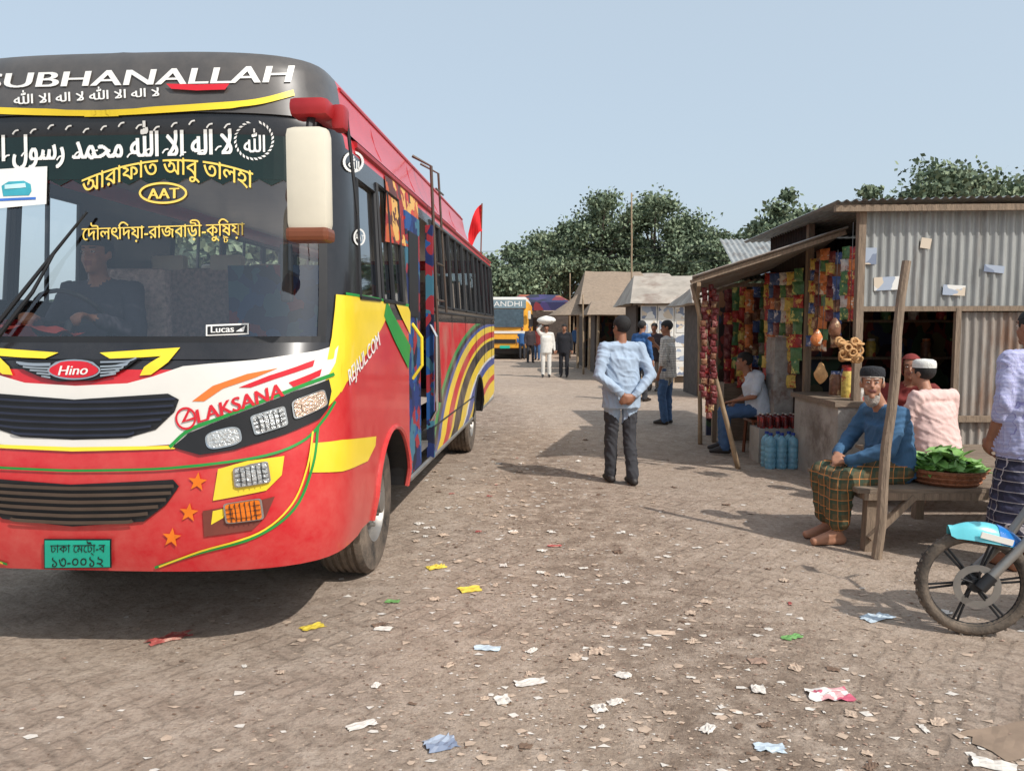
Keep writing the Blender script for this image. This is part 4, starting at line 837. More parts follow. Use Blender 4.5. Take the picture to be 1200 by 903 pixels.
for k in range(270):
    y=2.1+10*rnd.random()**1.3; x=(lane_x(y)+rnd.gauss(-.1,.6)) if rnd.random()<.5 else rnd.uniform(-1.6,2.4)*max(1,y/4)
    if k%3==0: y=rnd.uniform(2.8,9.5); x=rnd.uniform(-1.3,.5)+.1*y*.5
    if x<-.9 and y>3.6: x+=2
    if abs(x)>y*.62: x*=.5
    kd=kinds[rnd.choices([0,1,2,3],[6,8,.5,2.5])[0]]; sz=rnd.uniform(.025,.08); scrap(x,y,sz,sz*rnd.uniform(.35,.9),rnd.random()*3,kd[0],kd[1],'litter_scrap',kd[2],.22)
# ---------------------------------------------------------------- SHED
tin=M('weathered_corrugated_tin',C(156,157,154),.5,.2,var=.24,scale=2.5,stretch=(3,3,.5),c2=C(116,104,94),c2lo=.5,c2hi=.7); tin2=M('rusty_corrugated_tin',C(148,141,133),.6,.15,var=.25,scale=3,c2=C(124,94,74),c2lo=.48,c2hi=.7,stretch=(3,3,.7))
wood=M('grey_weathered_wood',C(134,116,98),.85,var=.3,scale=5,stretch=(8,8,1),bump=.5,bscale=20); woodh=M('weathered_planks',C(128,112,96),.85,var=.35,scale=6,stretch=(1,9,9),bump=.5,bscale=15); bamboo=M('bamboo_pole_skin',C(150,128,102),.6,var=.25,scale=8)
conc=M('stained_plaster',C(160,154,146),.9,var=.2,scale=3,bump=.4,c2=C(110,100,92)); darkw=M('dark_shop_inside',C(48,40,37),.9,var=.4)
def corr(mb,o,ux,L,uz,H,mat,pitch=.085,amp=.012,rows=3,sag=0):
    o,ux,uz=V3(o),V3(ux).normalized(),V3(uz).normalized(); n=ux.cross(uz).normalized(); k=int(L/pitch*8); vs=[]
    for i in range(k+1):
        for j in range(rows+1):
            x=L*i/k;z=H*j/rows; vs.append(o+ux*x+uz*z+n*(amp*math.sin(2*PI*x/pitch)+.012*noise.noise(V3((x*1.2,z*1.5,o.x))))-V3((0,0,1))*sag*math.sin(PI*i/k))
    mb.add(vs,[(i*(rows+1)+j,(i+1)*(rows+1)+j,(i+1)*(rows+1)+j+1,i*(rows+1)+j+1) for i in range(k) for j in range(rows)],mat)
SX,SY=3.40,7.6; ZR=2.74
shed=empty('tin_shop',(0,0,0),'corrugated tin shop at the right with a dark counter opening in its front wall','shop')
ol=at(1005,362,SY).x; orr=at(1120,362,SY).x; zt=at(1060,362,SY).z; zc=at(1060,500,SY).z
m_=MB(); corr(m_,(SX+.03,SY,zt),(1,0,0),3.3,(0,0,1),ZR-zt-.02,tin,rows=4); m_.build('wall',shed); m_=MB(); corr(m_,(orr,SY-.0,.0),(1,0,0),3.3-(orr-SX),(0,0,1),zt-.03,tin2,rows=6); m_.build('wall',shed); m_=MB(); corr(m_,(SX+.03,SY,.0),(1,0,0),orr-SX-.05,(0,0,1),zc,tin2,rows=3); m_.build('wall',shed)
m_=MB(); corr(m_,(SX+3.2,SY,0),(0,1,0),2.6,(0,0,1),ZR,tin2); m_.build('wall',shed)
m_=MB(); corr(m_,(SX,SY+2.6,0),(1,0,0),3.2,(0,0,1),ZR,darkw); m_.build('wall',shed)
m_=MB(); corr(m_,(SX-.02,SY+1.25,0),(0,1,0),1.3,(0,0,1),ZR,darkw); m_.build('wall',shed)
m_=MB(); corr(m_,(SX-.32,SY-.18,ZR+.03),(1,0,0),3.9,(0,1,-.02),3.0,tin,sag=-.05); autosm(m_.build('roof',shed),80)
m_=MB(); m_.beam((SX-.3,SY-.12,ZR-.03),(SX+3.3,SY-.12,ZR-.0),.05,.06,wood); m_.build('roof_beam',shed)
fm=MB(); fm.beam((SX,SY-.03,0),(SX,SY-.03,ZR),.07,.07,wood); fm.beam((SX,SY-.03,zt),(SX+3.3,SY-.03,zt+.01),.05,.05,wood); fm.beam((orr,SY-.035,0),(orr,SY-.035,zt+.01),.05,.05,wood); fm.beam((ol-.02,SY-.032,zc),(orr,SY-.032,zc),.05,.07,wood)
zz_=at(1160,490,SY).z; fm.beam((orr,SY-.04,zz_),(SX+3.3,SY-.04,zz_),.05,.06,wood)
fm.build('wooden_frame',shed); fm=MB(); fm.beam((SX,SY+1.25,0),(SX,SY+1.25,ZR),.07,.07,wood); fm.build('post',shed)
m_=MB(); m_.box((SX+.2,SY+.45,.4),(.82,1.15,.8),conc); m_.box((SX+.2,SY+.45,.825),(.9,1.2,.05),woodh); m_.build('side_counter',shed); m_=MB(); m_.box((SX+1.3,SY+.35,zc-.02),(1.5,.6,.04),woodh); m_.build('counter',shed)
m_=MB(); m_.box((SX+1.6,SY+1.9,1.2),(2.9,.3,.03),wood); m_.box((SX+1.6,SY+1.9,1.65),(2.9,.3,.03),wood); m_.box((SX+1.6,SY+2.05,1.3),(2.9,.04,2.4),goodsart); m_.build('shelf',shed)
for k,(x,y,w,h) in enumerate([(1042,332,.3,.13),(1020,300,.12,.16),(1118,340,.22,.1),(1165,315,.2,.07),(1085,285,.1,.1)]):
    p=at(x,y,SY-.02); n_=MB(); n_.box(p,(w,.004,h),leaflet,Matrix.Rotation(.05*(k-1),3,'Y')); n_.build('pasted_notice',shed)
pk=[M('packet_'+n,c,.4,var=.35,scale=22,bump=.4,bscale=25,c2=c2_,c2lo=.55,c2hi=.58) for n,c,c2_ in (('red',C(165,50,48),C(215,180,100)),('maroon',C(104,40,42),C(140,90,84)),('orange',C(205,120,64),C(225,215,195)),('yellow',C(205,180,90),C(180,70,56)),('green',C(80,124,80),C(215,205,120)),('blue',C(66,92,144),C(205,205,215)),('white',C(200,194,186),C(180,80,66)),('brown',C(124,84,62),C(190,160,120)))]
pn_=['red','maroon','orange','yellow','green','blue','white','brown']
def packet_geo(m,c,w,h,rot,mat,th=.03):
    vs=[];n=5
    for sd in(-1,1):
        for i in range(n):
            for j in range(n):
                u=i/(n-1)-.5;v=j/(n-1)-.5; d=(1-(2*u)**2)*(1-(2*v)**4)*th/2*sd
                vs.append(V3(c)+rot@V3((u*w*(1-.1*(abs(v)<.45)),d,v*h)))
    fs=[]
    for s_ in(0,1):
        for i in range(n-1):
            for j in range(n-1):
                q=(i*n+j,(i+1)*n+j,(i+1)*n+j+1,i*n+j+1); fs.append(tuple(k+s_*n*n for k in (q if s_ else q[::-1])))
    m.add(vs,fs,mat)
def strip(top,n,w,h,rz,label,cols,gap=1.02,jx=.01):
    m=MB(); m.path([top,V3(top)-V3((0,0,n*h*gap))],.003,darkm,4)
    for k in range(n):
        packet_geo(m,V3(top)-V3((rnd.uniform(-jx,jx),0,(k+.5)*h*gap)),w*rnd.uniform(.9,1.08),h*1.03,Matrix.Rotation(rz+rnd.uniform(-.35,.35),3,'Z')@Matrix.Rotation(rnd.uniform(-.08,.08),3,'Y'),pk[cols[k%len(cols)]],.04)
    return tag(m.build('packet_strip'),label,'snack packets')
ordn=['first','second','third','fourth','fifth','sixth','seventh','eighth','ninth','tenth','eleventh','twelfth','thirteenth','fourteenth','fifteenth']
cs=[(1,1,0,1),(4,4,0),(0,3,0),(2,2,7),(5,1,7),(4,4,6),(3,7,3),(0,0,6),(7,7,1),(5,5,2),(0,3,0),(6,4,6)]
for k in range(12):
    Yk=10.5+.05*(k%3); x=at(854+k*8.0,340,Yk).x; strip((x,Yk,at(0,336+rnd.uniform(-4,4),Yk).z),rnd.choice([7,8,9]),.12,.155,0,'%s packet strip from the left hanging across the back of the open stall'%ordn[k],cs[k])
for k in range(6):
    y=8.98+k*.2; strip((SX-.08,y,2.28-rnd.random()*.06),rnd.choice([7,8,9]),.17,.15,PI/2+.6,'%s packet strip from the near end on the dark side wall under the awning'%ordn[k],cs[(k*5+1)%12])
for k,(x,y,n) in enumerate([(826,337,17),(832,333,21),(838,338,19)]):
    strip(at(x,y,8.3+.05*(k%2)),n,.07,.068,0,'%s string from the left in the dark red sachet bundle at the awning edge'%ordn[k],[(1,1,7),(1,0,1),(1,1,7,1)][k],jx=.02)
for k in range(7):
    c=[0,4,5,1,2,7,3][k]; y=SY+.06+k*.17; strip((SX-.03,y,2.42-rnd.random()*.1),rnd.choice([6,8,9]),.12,.12,PI/2+.5,'%s sachet strip from the front post along the side of the tin shop'%ordn[k],(c,(c+2)%8,c))
bread=M('biscuit_brown',C(196,150,98),.7,var=.25,scale=25)
bk=MB()
for k in range(34):
    a=rnd.random()*2*PI; r=.1*math.sqrt(rnd.random()); c=at(995,410,SY-.35)+V3((r*math.cos(a),r*math.sin(a),rnd.uniform(-.09,.09))); 
    q=Matrix.Rotation(rnd.random()*3,3,'X')@Matrix.Rotation(rnd.random()*3,3,'Z'); bk.path([c+q@V3((.035*math.cos(t),.035*math.sin(t),0)) for t in np.linspace(0,2*PI,9)],.012,bread,6,cap=False)
c=at(995,410,SY-.35); bk.path([c+V3((0,0,.05)),(c.x,c.y,2.55)],.003,darkm,4); tag(bk.build('biscuit_bunch',None,True),'bunch of brown biscuit rings hanging in front of the shop corner post','biscuits')
def hangbag(px,py,w,h,mat,label):
    bag=MB(); c=at(px,py,SY-.1); vs=[];fs=[]; ell_geo(vs,fs,c,(w,w*.8,h),I3,16,12); vs=[v+V3((1,0,0))*(.02*noise.noise(v*14))+V3((0,0,.02*noise.noise(v*11+V3((5,5,5))))) for v in vs]
    vs=[V3((c.x+(v.x-c.x)*(1-.5*max(0,(v.z-c.z)/h)),v.y,v.z)) for v in vs]; bag.add(vs,fs,mat); bag.path([c+V3((0,0,h*.9)),c+V3((.01,0,.75))],.003,darkm,4); return tag(bag.build('snack_bag',None,True),label,'bag')
hangbag(962,437,.06,.11,bread,'tan bag of snacks hanging left of the biscuit rings')
hangbag(957,396,.055,.08,pk[2],'orange bag of snacks hanging above the tan bag')
hangbag(978,384,.06,.1,pk[7],'brown snack bag hanging just left of the shop corner post')
def jar(p,r,h,cm,lid,label,group=None):
    e=empty('jar',p,label,'jar',0,group); m=MB(); m.lathe([(.001,0),(r,0),(r,h*.8),(r*.7,h)],(0,0,0),(0,0,1),cm,16); autosm(m.build('jar_body',e)); m=MB(); m.lathe([(r*.75,h*.98),(r*.75,h*1.12),(.001,h*1.12)],(0,0,0),(0,0,1),lid,16); autosm(m.build('lid',e)); return e
for k in range(6): jar((SX+.08+(k%2)*.18,SY+.05+k*.15,.85),.06,.18+.05*(k%3),pk[[6,2,3,6,7,5][k]],pk[[0,5,0,4,5,0][k]],'%s plastic jar from the front on the shop side counter'%ordn[k])
for k in range(14): jar((SX+.5+k*.17,SY+1.85,1.215 if k%2 else 1.665),.06,.2,pk[k%8],pk[(k+3)%8],'%s jar of sweets on the dim shelves inside the tin shop'%ordn[k])
aw=empty('awning',(0,0,0),'sloping corrugated tin awning reaching out from the left side of the tin shop','awning')
A0=at(810,327,7.9);A1=at(992,269,7.9); m_=MB(); d=(A1-A0); ux=V3((.235,1,-.03)); corr(m_,A1+V3((0,-.05,.02)),ux,2.6,-d,d.length,tin2,rows=6); autosm(m_.build('awning_sheet',aw),80)
m_=MB(); m_.beam(A0+V3((0,.02,-.03)),A1+V3((0,.02,-.03)),.04,.04,wood); m_.beam(A0+V3((.08,0,-.05)),A0+V3((.08,0,-.05))+ux*2.5,.04,.04,bamboo); m_.beam(A0+ux*2.4+V3((0.02,0,-.04)),A1+ux*2.4+V3((0,0,-.04)),.04,.04,wood); m_.build('awning_rafter',aw)
def pole(name,p0,p1,r,mat,label,cat='pole'):
    m=MB(); p0,p1=V3(p0),V3(p1); n=12; pts=[p0.lerp(p1,i/n)+V3((.012*noise.noise(V3((i*.6,p0.x,0))),.012*noise.noise(V3((i*.6,p0.x,9))),0)) for i in range(n+1)]
    m.path(pts,[r*(1-.25*i/n)*(1.06 if i%2 else 1) for i in range(n+1)],mat,10); o=m.build(name,None,True); return tag(o,label,cat)
pole('support_pole',G(865,549),A0+V3((.1,.4,-.03)),.028,bamboo,'leaning bamboo pole holding up the outer edge of the awning')
q=A0+ux*2.4; pole('support_pole',(q.x+.15,q.y,0),(q.x+.1,q.y,q.z-.04),.03,bamboo,'bamboo pole at the far corner of the awning')
m_=MB(); b_=G(1027,654); tp=at(1061,306,5.25); pts=[b_.lerp(tp,i/8)+V3((.01*math.sin(i*1.7),0,0)) for i in range(9)]; m_.path(pts,[.036,.036,.035,.035,.034,.034,.032,.031,.03],wood,8); tag(m_.build('wooden_post'),'tall leaning grey wooden post in front of the bearded man','post')
pf=empty('wooden_platform',(0,0,0),'low wooden platform bench under the bearded man and the leaf basket','bench')
m_=MB(); 
for k in range(5): m_.box((3.5+.02*math.sin(k*3),5.34+k*.165,.44),(2.2+.06*math.sin(k*5),.155,.03),woodh,Matrix.Rotation(.006*math.sin(k*2),3,'Z'))
m_.build('plank_top',pf)
m_=MB(); m_.beam((2.45,5.3,.40),(4.6,5.3,.40),.07,.05,wood); m_.beam((2.45,6.02,.40),(4.6,6.02,.40),.07,.05,wood); m_.beam((2.5,5.3,.39),(2.5,6.02,.39),.06,.05,wood); m_.beam((2.5,5.28,.1),(2.8,5.28,.4),.05,.04,wood); m_.build('platform_frame',pf)
for x,y in((2.52,5.34),(3.6,5.34),(4.5,5.34),(2.56,5.98),(4.5,5.98)): 
    m_=MB(); m_.beam((x,y,0),(x+.01,y,.41),.075,.075,wood); m_.build('leg',pf)
pf=empty('wooden_bench',(0,0,0),'second wooden bench close to the shop wall under the person in pink','bench')
m_=MB(); 
for k in range(7): m_.box((3.95,6.25+k*.165,.44),(1.35+.05*math.sin(k*5),.155,.03),woodh,Matrix.Rotation(.006*math.sin(k*2),3,'Z'))
m_.build('plank_top',pf)
for x,y in((3.35,6.25),(4.5,6.25),(3.35,7.2),(4.5,7.2)): m_=MB(); m_.beam((x,y,0),(x+.01,y,.425),.07,.07,wood); m_.build('leg',pf)
bx=empty('wicker_basket',(3.14,5.5,.457),'shallow round wicker basket of green leaves on the platform edge','basket'); bx.scale=(1.12,1.12,1.12)
wick=M('wicker',C(156,102,72),.8,var=.35,scale=30,bump=.8,bscale=60); m_=MB(); m_.lathe([(.001,.0),(.19,.0),(.235,.09),(.25,.1),(.235,.1),(.18,.02),(.001,.02)],(0,0,0),(0,0,1),wick,32); 
for k in range(3): m_.path([((.2+.017*k)*math.cos(t),(.2+.017*k)*math.sin(t),.02+.033*k) for t in np.linspace(0,2*PI,33)],.008,wick,6,cap=False)
m_.build('basket_bowl',bx,True)
leafg=M('green_betel_leaf',C(116,158,78),.5,var=.35,scale=14)
m_=MB()
for k in range(130):
    a=rnd.random()*2*PI; r=.21*math.sqrt(rnd.random()); c=V3((r*math.cos(a),r*math.sin(a),.09+.13*(1-(r/.22)**2)*rnd.random())); q=Matrix.Rotation(rnd.random()*6.3,3,'Z')@Matrix.Rotation(rnd.uniform(-.7,.7),3,'X')@Matrix.Rotation(rnd.uniform(-.5,.5),3,'Y')
    l=.075; vs=[c+q@V3(v) for v in((0,-l,0),(l*.45,-l*.3,.008),(l*.35,l*.4,.008),(0,l,-.01),(-l*.35,l*.4,.008),(-l*.45,-l*.3,.008),(0,0,-.004))]; m_.add(vs,[(i,(i+1)%6,6) for i in range(6)],leafg)
m_.build('leaf_heap',bx,kind='stuff')
jar((3.0,5.85,.457),.05,.12,steel,steel,'small steel pot on the platform behind the leaf basket')
wb=M('blue_water_plastic',C(150,206,228),.12,var=.2,scale=10); wb.node_tree.nodes['Principled BSDF'].inputs['Transmission Weight'].default_value=.5
capbl=M('blue_cap',C(30,60,140),.4)
def bottle(loc,label,h=.30,r=.075,bm=None,cm=None):
    e=empty('water_bottle',loc,label,'bottle',rnd.random()); m=MB(); pr=[(.001,0),(r*.9,0),(r,.02)]
    for k in range(4): z=h*(.1+.15*k); pr+= [(r,z),(r*.93,z+h*.03),(r*.93,z+h*.06),(r,z+h*.09)]
    pr+= [(r,h*.72),(r*.85,h*.82),(r*.3,h*.9),(r*.3,h*.95)]; m.lathe(pr,(0,0,0),(0,0,1),bm or wb,20); autosm(m.build('bottle_body',e)); m=MB(); m.lathe([(r*.36,h*.93),(r*.36,h),(.001,h)],(0,0,0),(0,0,1),cm or capbl,14); m.build('bottle_cap',e)
    return e
b0=G(897,549)
for k in range(10):
    i,j=k%5,k//5; bottle((b0.x+.06+i*.125,b0.y+.03+j*.135,0),'%s blue water bottle from the left in the %s row beside the shop counter'%(ordn[i],'front' if j==0 else 'back'),h=.40,r=.062)
m_=MB(); m_.box((0,0,.2),(.62,.35,.4),conc); o=m_.build('plinth_block'); o.location=(b0.x+.35,b0.y+.55,0); tag(o,'low plastered block behind the blue water bottles','block')
redb=M('dark_cola_plastic',C(96,34,34),.25,var=.3,scale=20,c2=C(170,60,56),c2lo=.5,c2hi=.55)
for k in range(12):
    i,j=k%6,k//6; bottle((b0.x+.1+i*.09,b0.y+.44+j*.1,.4),'%s small red bottle in the %s row on the low block'%(ordn[i],'front' if j==0 else 'back'),h=.17,r=.033,bm=redb,cm=pk[6])
pm=M('whitewashed_brick',C(158,154,148),.9,var=.25,scale=7,bump=.7,bscale=18,c2=C(118,94,84)); m_=MB(); a=at(915,395,9.2);b=at(948,395,9.2)
m_.box(((a.x+b.x)/2-.06,9.35,a.z/2),(b.x-a.x,.3,a.z),pm); 
for k in range(10): m_.box(((a.x+b.x)/2-.06,9.35,.05+k*a.z/10),(b.x-a.x+.014,.314,a.z/10-.02),pm)
tag(m_.build('brick_pillar'),'greyish whitewashed brick pillar beside the seated man in the pale tee shirt','pillar')
bs=empty('open_stall',(0,0,0),'open stall behind the awning with shelves full of hanging packets','stall')
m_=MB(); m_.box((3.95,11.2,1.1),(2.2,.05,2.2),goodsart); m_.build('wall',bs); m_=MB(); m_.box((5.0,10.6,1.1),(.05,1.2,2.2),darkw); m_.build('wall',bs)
m_=MB(); m_.box((3.9,10.85,.4),(1.9,.4,.8),woodh); m_.build('counter',bs)
m_=MB(); a=at(874,335,10.2); corr(m_,(a.x-.1,10.1,a.z+.07),(1,0,0),2.2,(.15,1,.33),2.6,tin,rows=3); autosm(m_.build('roof',bs),80)
m_=MB(); m_.beam((2.78,10.5,0),(2.78,10.5,2.17),.06,.06,wood); m_.beam((2.75,10.5,2.15),(5,10.5,2.15),.05,.05,wood); m_.build('post',bs)
for k in range(9): jar((3.05+k*.19,10.75,.8),.07,.25,pk[(k*3)%8],pk[(k+2)%8],'%s jar from the left on the counter of the open stall'%ordn[k])
# ---------------------------------------------------------------- MOTORCYCLE
mc=empty('motorcycle',(0,0,0),'blue and white motorcycle at the right edge, front wheel turned toward the bus','motorcycle')
wp=G(1142,746); mc.location=(wp.x,wp.y+.03,0); mc.rotation_euler=(0,0,R(-4))
mblue=M('motorcycle_blue',C(36,116,190),.22,var=.1,coat=.6); mteal=M('motorcycle_teal',C(96,190,200),.25,var=.1,coat=.5)
def mwheel(x,steer=0,r=.272):
    e=empty_part('wheel',mc); e.location=(x,0,r); e.rotation_euler=(0,0,steer)
    t=MB(); pr=[]; 
    for k in range(13): a=-PI*.95+ (2*PI*.95)*k/12; pr.append((r-.030+.030*math.cos(a),.030*math.sin(a)))
    t.lathe(pr,(0,0,0),(0,1,0),rubber,56)
    for k in range(64):
        a=2*PI*k/64; q=Matrix.Rotation(-a,3,'Y'); t.box(q@V3((r-.002,.012*(1 if k%2 else -1),0)),(.008,.02,.012),rubber,q)
    autosm(t.build('tyre',e)); m=MB(); m.lathe([(r-.052,-.020),(r-.042,-.024),(r-.042,.024),(r-.052,.020),(r-.062,0),(r-.052,-.020)],(0,0,0),(0,1,0),darkm,48)
    for k in range(6):
        a=k*PI/3
        for o_ in(-.05,.05): q=V3((math.cos(a+o_*3),0,math.sin(a+o_*3))); q2=V3((math.cos(a+.16+o_),0,math.sin(a+.16+o_))); m.path([q*.03,q2*(r-.054)],[.007,.006],darkm,6)
    m.lathe([(.001,-.05),(.035,-.05),(.035,.05),(.001,.05)],(0,0,0),(0,1,0),darkm,20); autosm(m.build('rim',e))
    d=MB(); d.lathe([(.075,-.058),(.11,-.058),(.11,-.054),(.075,-.054),(.075,-.058)],(0,0,0),(0,1,0),steel,32); 
    for k in range(5):
        a=k*2*PI/5; d.path([(.03*math.cos(a),-.055,.03*math.sin(a)),(.08*math.cos(a+.2),-.056,.08*math.sin(a+.2))],.005,darkm,5)
    d.build('brake_disc',e); return e
mwheel(0,R(-10)); mwheel(1.35)
for s_ in(-1,1): fk=MB(); fk.path([(0,.072*s_,.275),(.2,.072*s_,.5),(.42,.075*s_,.84)],[.024,.022,.02],steel,10); fk.path([(-.005,.072*s_,.265),(.05,.072*s_,.33)],.03,darkm,10); autosm(fk.build('fork',mc))
fd=MB(); vs=[];n=20
for i in range(n+1):
    a=R(116)-R(98)*i/n
    for j in range(7):
        w=(j/6-.5); r_=.298+.018*(1-(2*w)**2); wd=.13*(.3+.7*math.sin(PI*min(1,i/n*1.1+.05)))
        vs.append((r_*math.cos(a),w*wd,.275+r_*math.sin(a)-.075*(2*w)**2*math.sin(PI*min(1,i/n+.15))+.012*(i==0)))
fd.add(vs,[(i*7+j,(i+1)*7+j,(i+1)*7+j+1,i*7+j+1) for i in range(n) for j in range(6)],mteal)
fd.add([(x,y*1.02,z+.004) for x,y,z in vs[9*7:]],[(i*7+j,(i+1)*7+j,(i+1)*7+j+1,i*7+j+1) for i in range(n-9) for j in range(6)],mblue)
fd.box((.07,-.066,.52),(.16,.006,.03),whitep,Matrix.Rotation(.25,3,'Y'))
autosm(fd.build('front_mudguard',mc),60)
def lump(name,prims,parent,vox=.014): return skinmesh(name,prims,vox,parent,[],0)
lump('fuel_tank',[('e',(.72,0,.84),(.24,.13,.12),mblue,Matrix.Rotation(.15,3,'Y')),('e',(.58,0,.76),(.14,.15,.14),mblue,I3),('e',(.56,0,.66),(.08,.17,.1),whitep,I3)],mc)
lump('seat',[('c',(.85,0,.8),(1.4,0,.86),.075,.065,darkm),('c',(.85,.05,.8),(1.35,.05,.85),.06,.05,darkm),('c',(.85,-.05,.8),(1.35,-.05,.85),.06,.05,darkm)],mc)
lump('engine',[('c',(.65,-.08,.38),(.65,.08,.38),.12,.12,steel),('c',(.83,-.08,.36),(.83,.08,.36),.1,.1,steel),('c',(.6,0,.42),(.55,0,.6),.08,.07,darkm)],mc)
lump('headlight',[('e',(.36,0,.88),(.09,.1,.11),mblue,Matrix.Rotation(.2,3,'Y')),('e',(.31,0,.87),(.06,.07,.075),lens,I3)],mc)
hb=MB(); hb.path([(.56,-.34,.98),(.48,-.26,1.0),(.44,-.1,.93),(.44,.1,.93),(.48,.26,1.0),(.56,.34,.98)],.012,darkm,8)
autosm(hb.build('handlebar',mc))
for s_ in(-1,1): 
    m_=MB(); m_.path([(.47,.22*s_,.995),(.44,.3*s_,1.15)],.006,darkm,6); m_.rbox((.44,.32*s_,1.17),(.02,.12,.08),darkm,.008); m_.build('mirror',mc)
fr_=MB(); fr_.path([(.44,0,.88),(.5,0,.6),(.58,0,.3),(.95,0,.26),(1.05,0,.5),(1.2,0,.78)],.022,darkm,8); fr_.build('frame',mc)
for s_ in(-1,1): fr_=MB(); fr_.path([(.9,.09*s_,.32),(1.35,.09*s_,.275)],.022,darkm,8); fr_.build('swing_arm',mc)
fr_=MB(); fr_.path([(.6,-.06,.5),(.55,-.1,.34),(.65,-.13,.22),(1.05,-.15,.26),(1.45,-.16,.36)],[.018,.018,.02,.035,.04],chrome,10); autosm(fr_.build('exhaust',mc))
fr_=MB(); fr_.path([(.9,0,.25),(.87,-.16,.02)],.01,darkm,6); fr_.build('side_stand',mc)
# ---------------------------------------------------------------- FAR BUS
fb=empty('passenger_bus',G(614,421)-V3((.95,0,0)),'distant yellow bus with a dark windscreen facing the camera in the middle','bus',R(-3))
fbw=2.3; m_=MB(); byel=M('far_bus_yellow',C(240,170,50),.4,var=.1,dust=.2); fsign=M('far_sign_blue_grey',C(120,140,148),.5); fwin=M('far_windscreen',C(72,88,98),.15,var=.3)
m_.rbox((0,5,1.3),(fbw,10,1.5),byel,.12); m_.rbox((0,5,2.35),(fbw-.02,9.95,1.1),byel,.12); m_.rbox((0,5,2.9),(fbw-.15,9.6,.4),whitep,.12); m_.rbox((0,5.1,.5),(fbw-.2,9.5,.5),darkm,.05); autosm(m_.build('body',fb))
m_=MB(); vs=[(1.0*math.sin(t),-.02-.1*math.cos(t*1.2),z) for t in np.linspace(-1.2,1.2,9) for z in(1.6,2.5)]; m_.add(vs,[(2*i,2*i+2,2*i+3,2*i+1) for i in range(8)],fwin); m_.build('windscreen',fb)
m_=MB(); m_.box((0,-.03,2.75),(2.1,.1,.42),fsign); s_=scan('GANDHI',.03,24)
for x0,y0,x1,y1 in s_: m_.add([(-.85+x*1.7,-.085,2.63+y*.25) for x,y in((x0,y0),(x1,y0),(x1,y1),(x0,y1))],[(0,1,2,3)],whitel)
m_.build('headboard',fb)
m_=MB(); m_.box((0,-.03,.9),(1.1,.04,.2),darkm); m_.build('grille',fb)
m_=MB(); m_.box((0,-.025,1.35),(2.0,.03,.12),whitep); m_.build('stripe',fb)
for s_ in(-1,1): 
    m_=MB(); m_.lathe([(.001,.03),(.13,.02),(.14,0)],(s_*.85,-.02,1.0),(0,-1,0),lens,16); m_.build('headlight',fb)
    m_=MB(); m_.rbox((s_*1.22,-.15,2.2),(.14,.1,.4),cream,.03); m_.build('wing_mirror',fb)
    for v in(1.5,7.5): 
        m_=MB(); m_.lathe([(.1,-.14),(.44,-.14),(.46,-.1),(.46,.1),(.44,.14),(.1,.14)],(s_*.95,v,.46),(s_,0,0),rubber,24); m_.build('wheel',fb)
    for k in range(7): 
        m_=MB(); m_.box((s_*1.152,1.4+k*1.25,2.0),(.02,1.1,.7),darkm); m_.build('side_window',fb)
m_=MB(); m_.box((0,-.04,.62),(.5,.03,.14),teal); m_.build('number_plate',fb)
# ---------------------------------------------------------------- HUTS
thatch=M('weathered_thatch',C(146,128,110),.95,var=.3,scale=9,stretch=(1,1,6),bump=.8,bscale=30); rooftin=M('brown_grey_tin_roof',C(164,154,142),.7,var=.25,scale=2,c2=C(130,112,100)); wallh=M('dim_hut_wall',C(86,76,70),.9,var=.3)
def hut(label,x0,x1,y0,y1,ze,zr,rm,wallm=None,inset=.4,hip=.3,front=None):
    e=empty('market_hut',((x0+x1)/2,y0,0),label,'hut',0); W=x1-x0;D=y1-y0; m=MB(); hw=W/2+inset
    ym=D/2; hx=hw*(1-hip); n=12
    def quad_(a,b,c,d):
        vs=[];
        for i in range(n+1):
            for j in range(n+1):
                s_,t_=i/n,j/n; p=(V3(a)*(1-s_)+V3(b)*s_)*(1-t_)+(V3(d)*(1-s_)+V3(c)*s_)*t_; p.z+=.05*noise.noise(V3((p.x*1.1+x0,p.y*1.1,3))); vs.append(p)
        m.add(vs,[(i*(n+1)+j,(i+1)*(n+1)+j,(i+1)*(n+1)+j+1,i*(n+1)+j+1) for i in range(n) for j in range(n)],rm)
    A,B,Cq,Dq=(-hw,-inset,ze),(hw,-inset,ze),(hw,D+inset,ze),(-hw,D+inset,ze); E,F=(-hx,ym,zr),(hx,ym,zr)
    quad_(A,B,F,E); quad_(Cq,Dq,E,F); quad_(B,Cq,F,F); quad_(Dq,A,E,E); m.build('roof',e)
    m=MB(); m.box((0,D,ze/2),(W,.06,ze),wallm or wallh); m.box((W/2,D/2,ze/2),(.06,D,ze),wallm or wallh); m.box((-W/2,D*.65,ze/2),(.06,D*.7,ze),wallm or wallh); m.build('wall',e)
    for x in(-W/2,0,W/2): 
        m=MB(); m.path([(x,0,0),(x+.03,0,ze+.02)],.05,bamboo,7); m.build('post',e)
    m=MB(); m.box((0,.4,.45),(W*.85,.6,.9),front or woodh); m.build('counter',e)
    m=MB(); m.box((0,D-.1,1.3),(W*.85,.1,1.4),goodsart); m.build('goods_shelf',e)
    return e
h=hut('tin roofed hut with notices pasted along its pale front wall',at(752,400,22).x,at(826,400,22).x,22,25,2.25,3.15,rooftin)
for k in range(4):
    m_=MB(); x=-.72+k*.48; m_.box((x,-.06,1.2),(.46,.02,2.0),whitep)
    for q in range(5): m_.box((x,-.075-.002*q,.4+.4*q),(.4-.05*(q%2),.01,.34),leaflet)
    m_.build('poster_panel',h)
hut('brown hipped tin hut behind the tall bamboo pole',at(690,400,29).x,at(765,400,29).x,29,34,2.45,3.85,thatch)
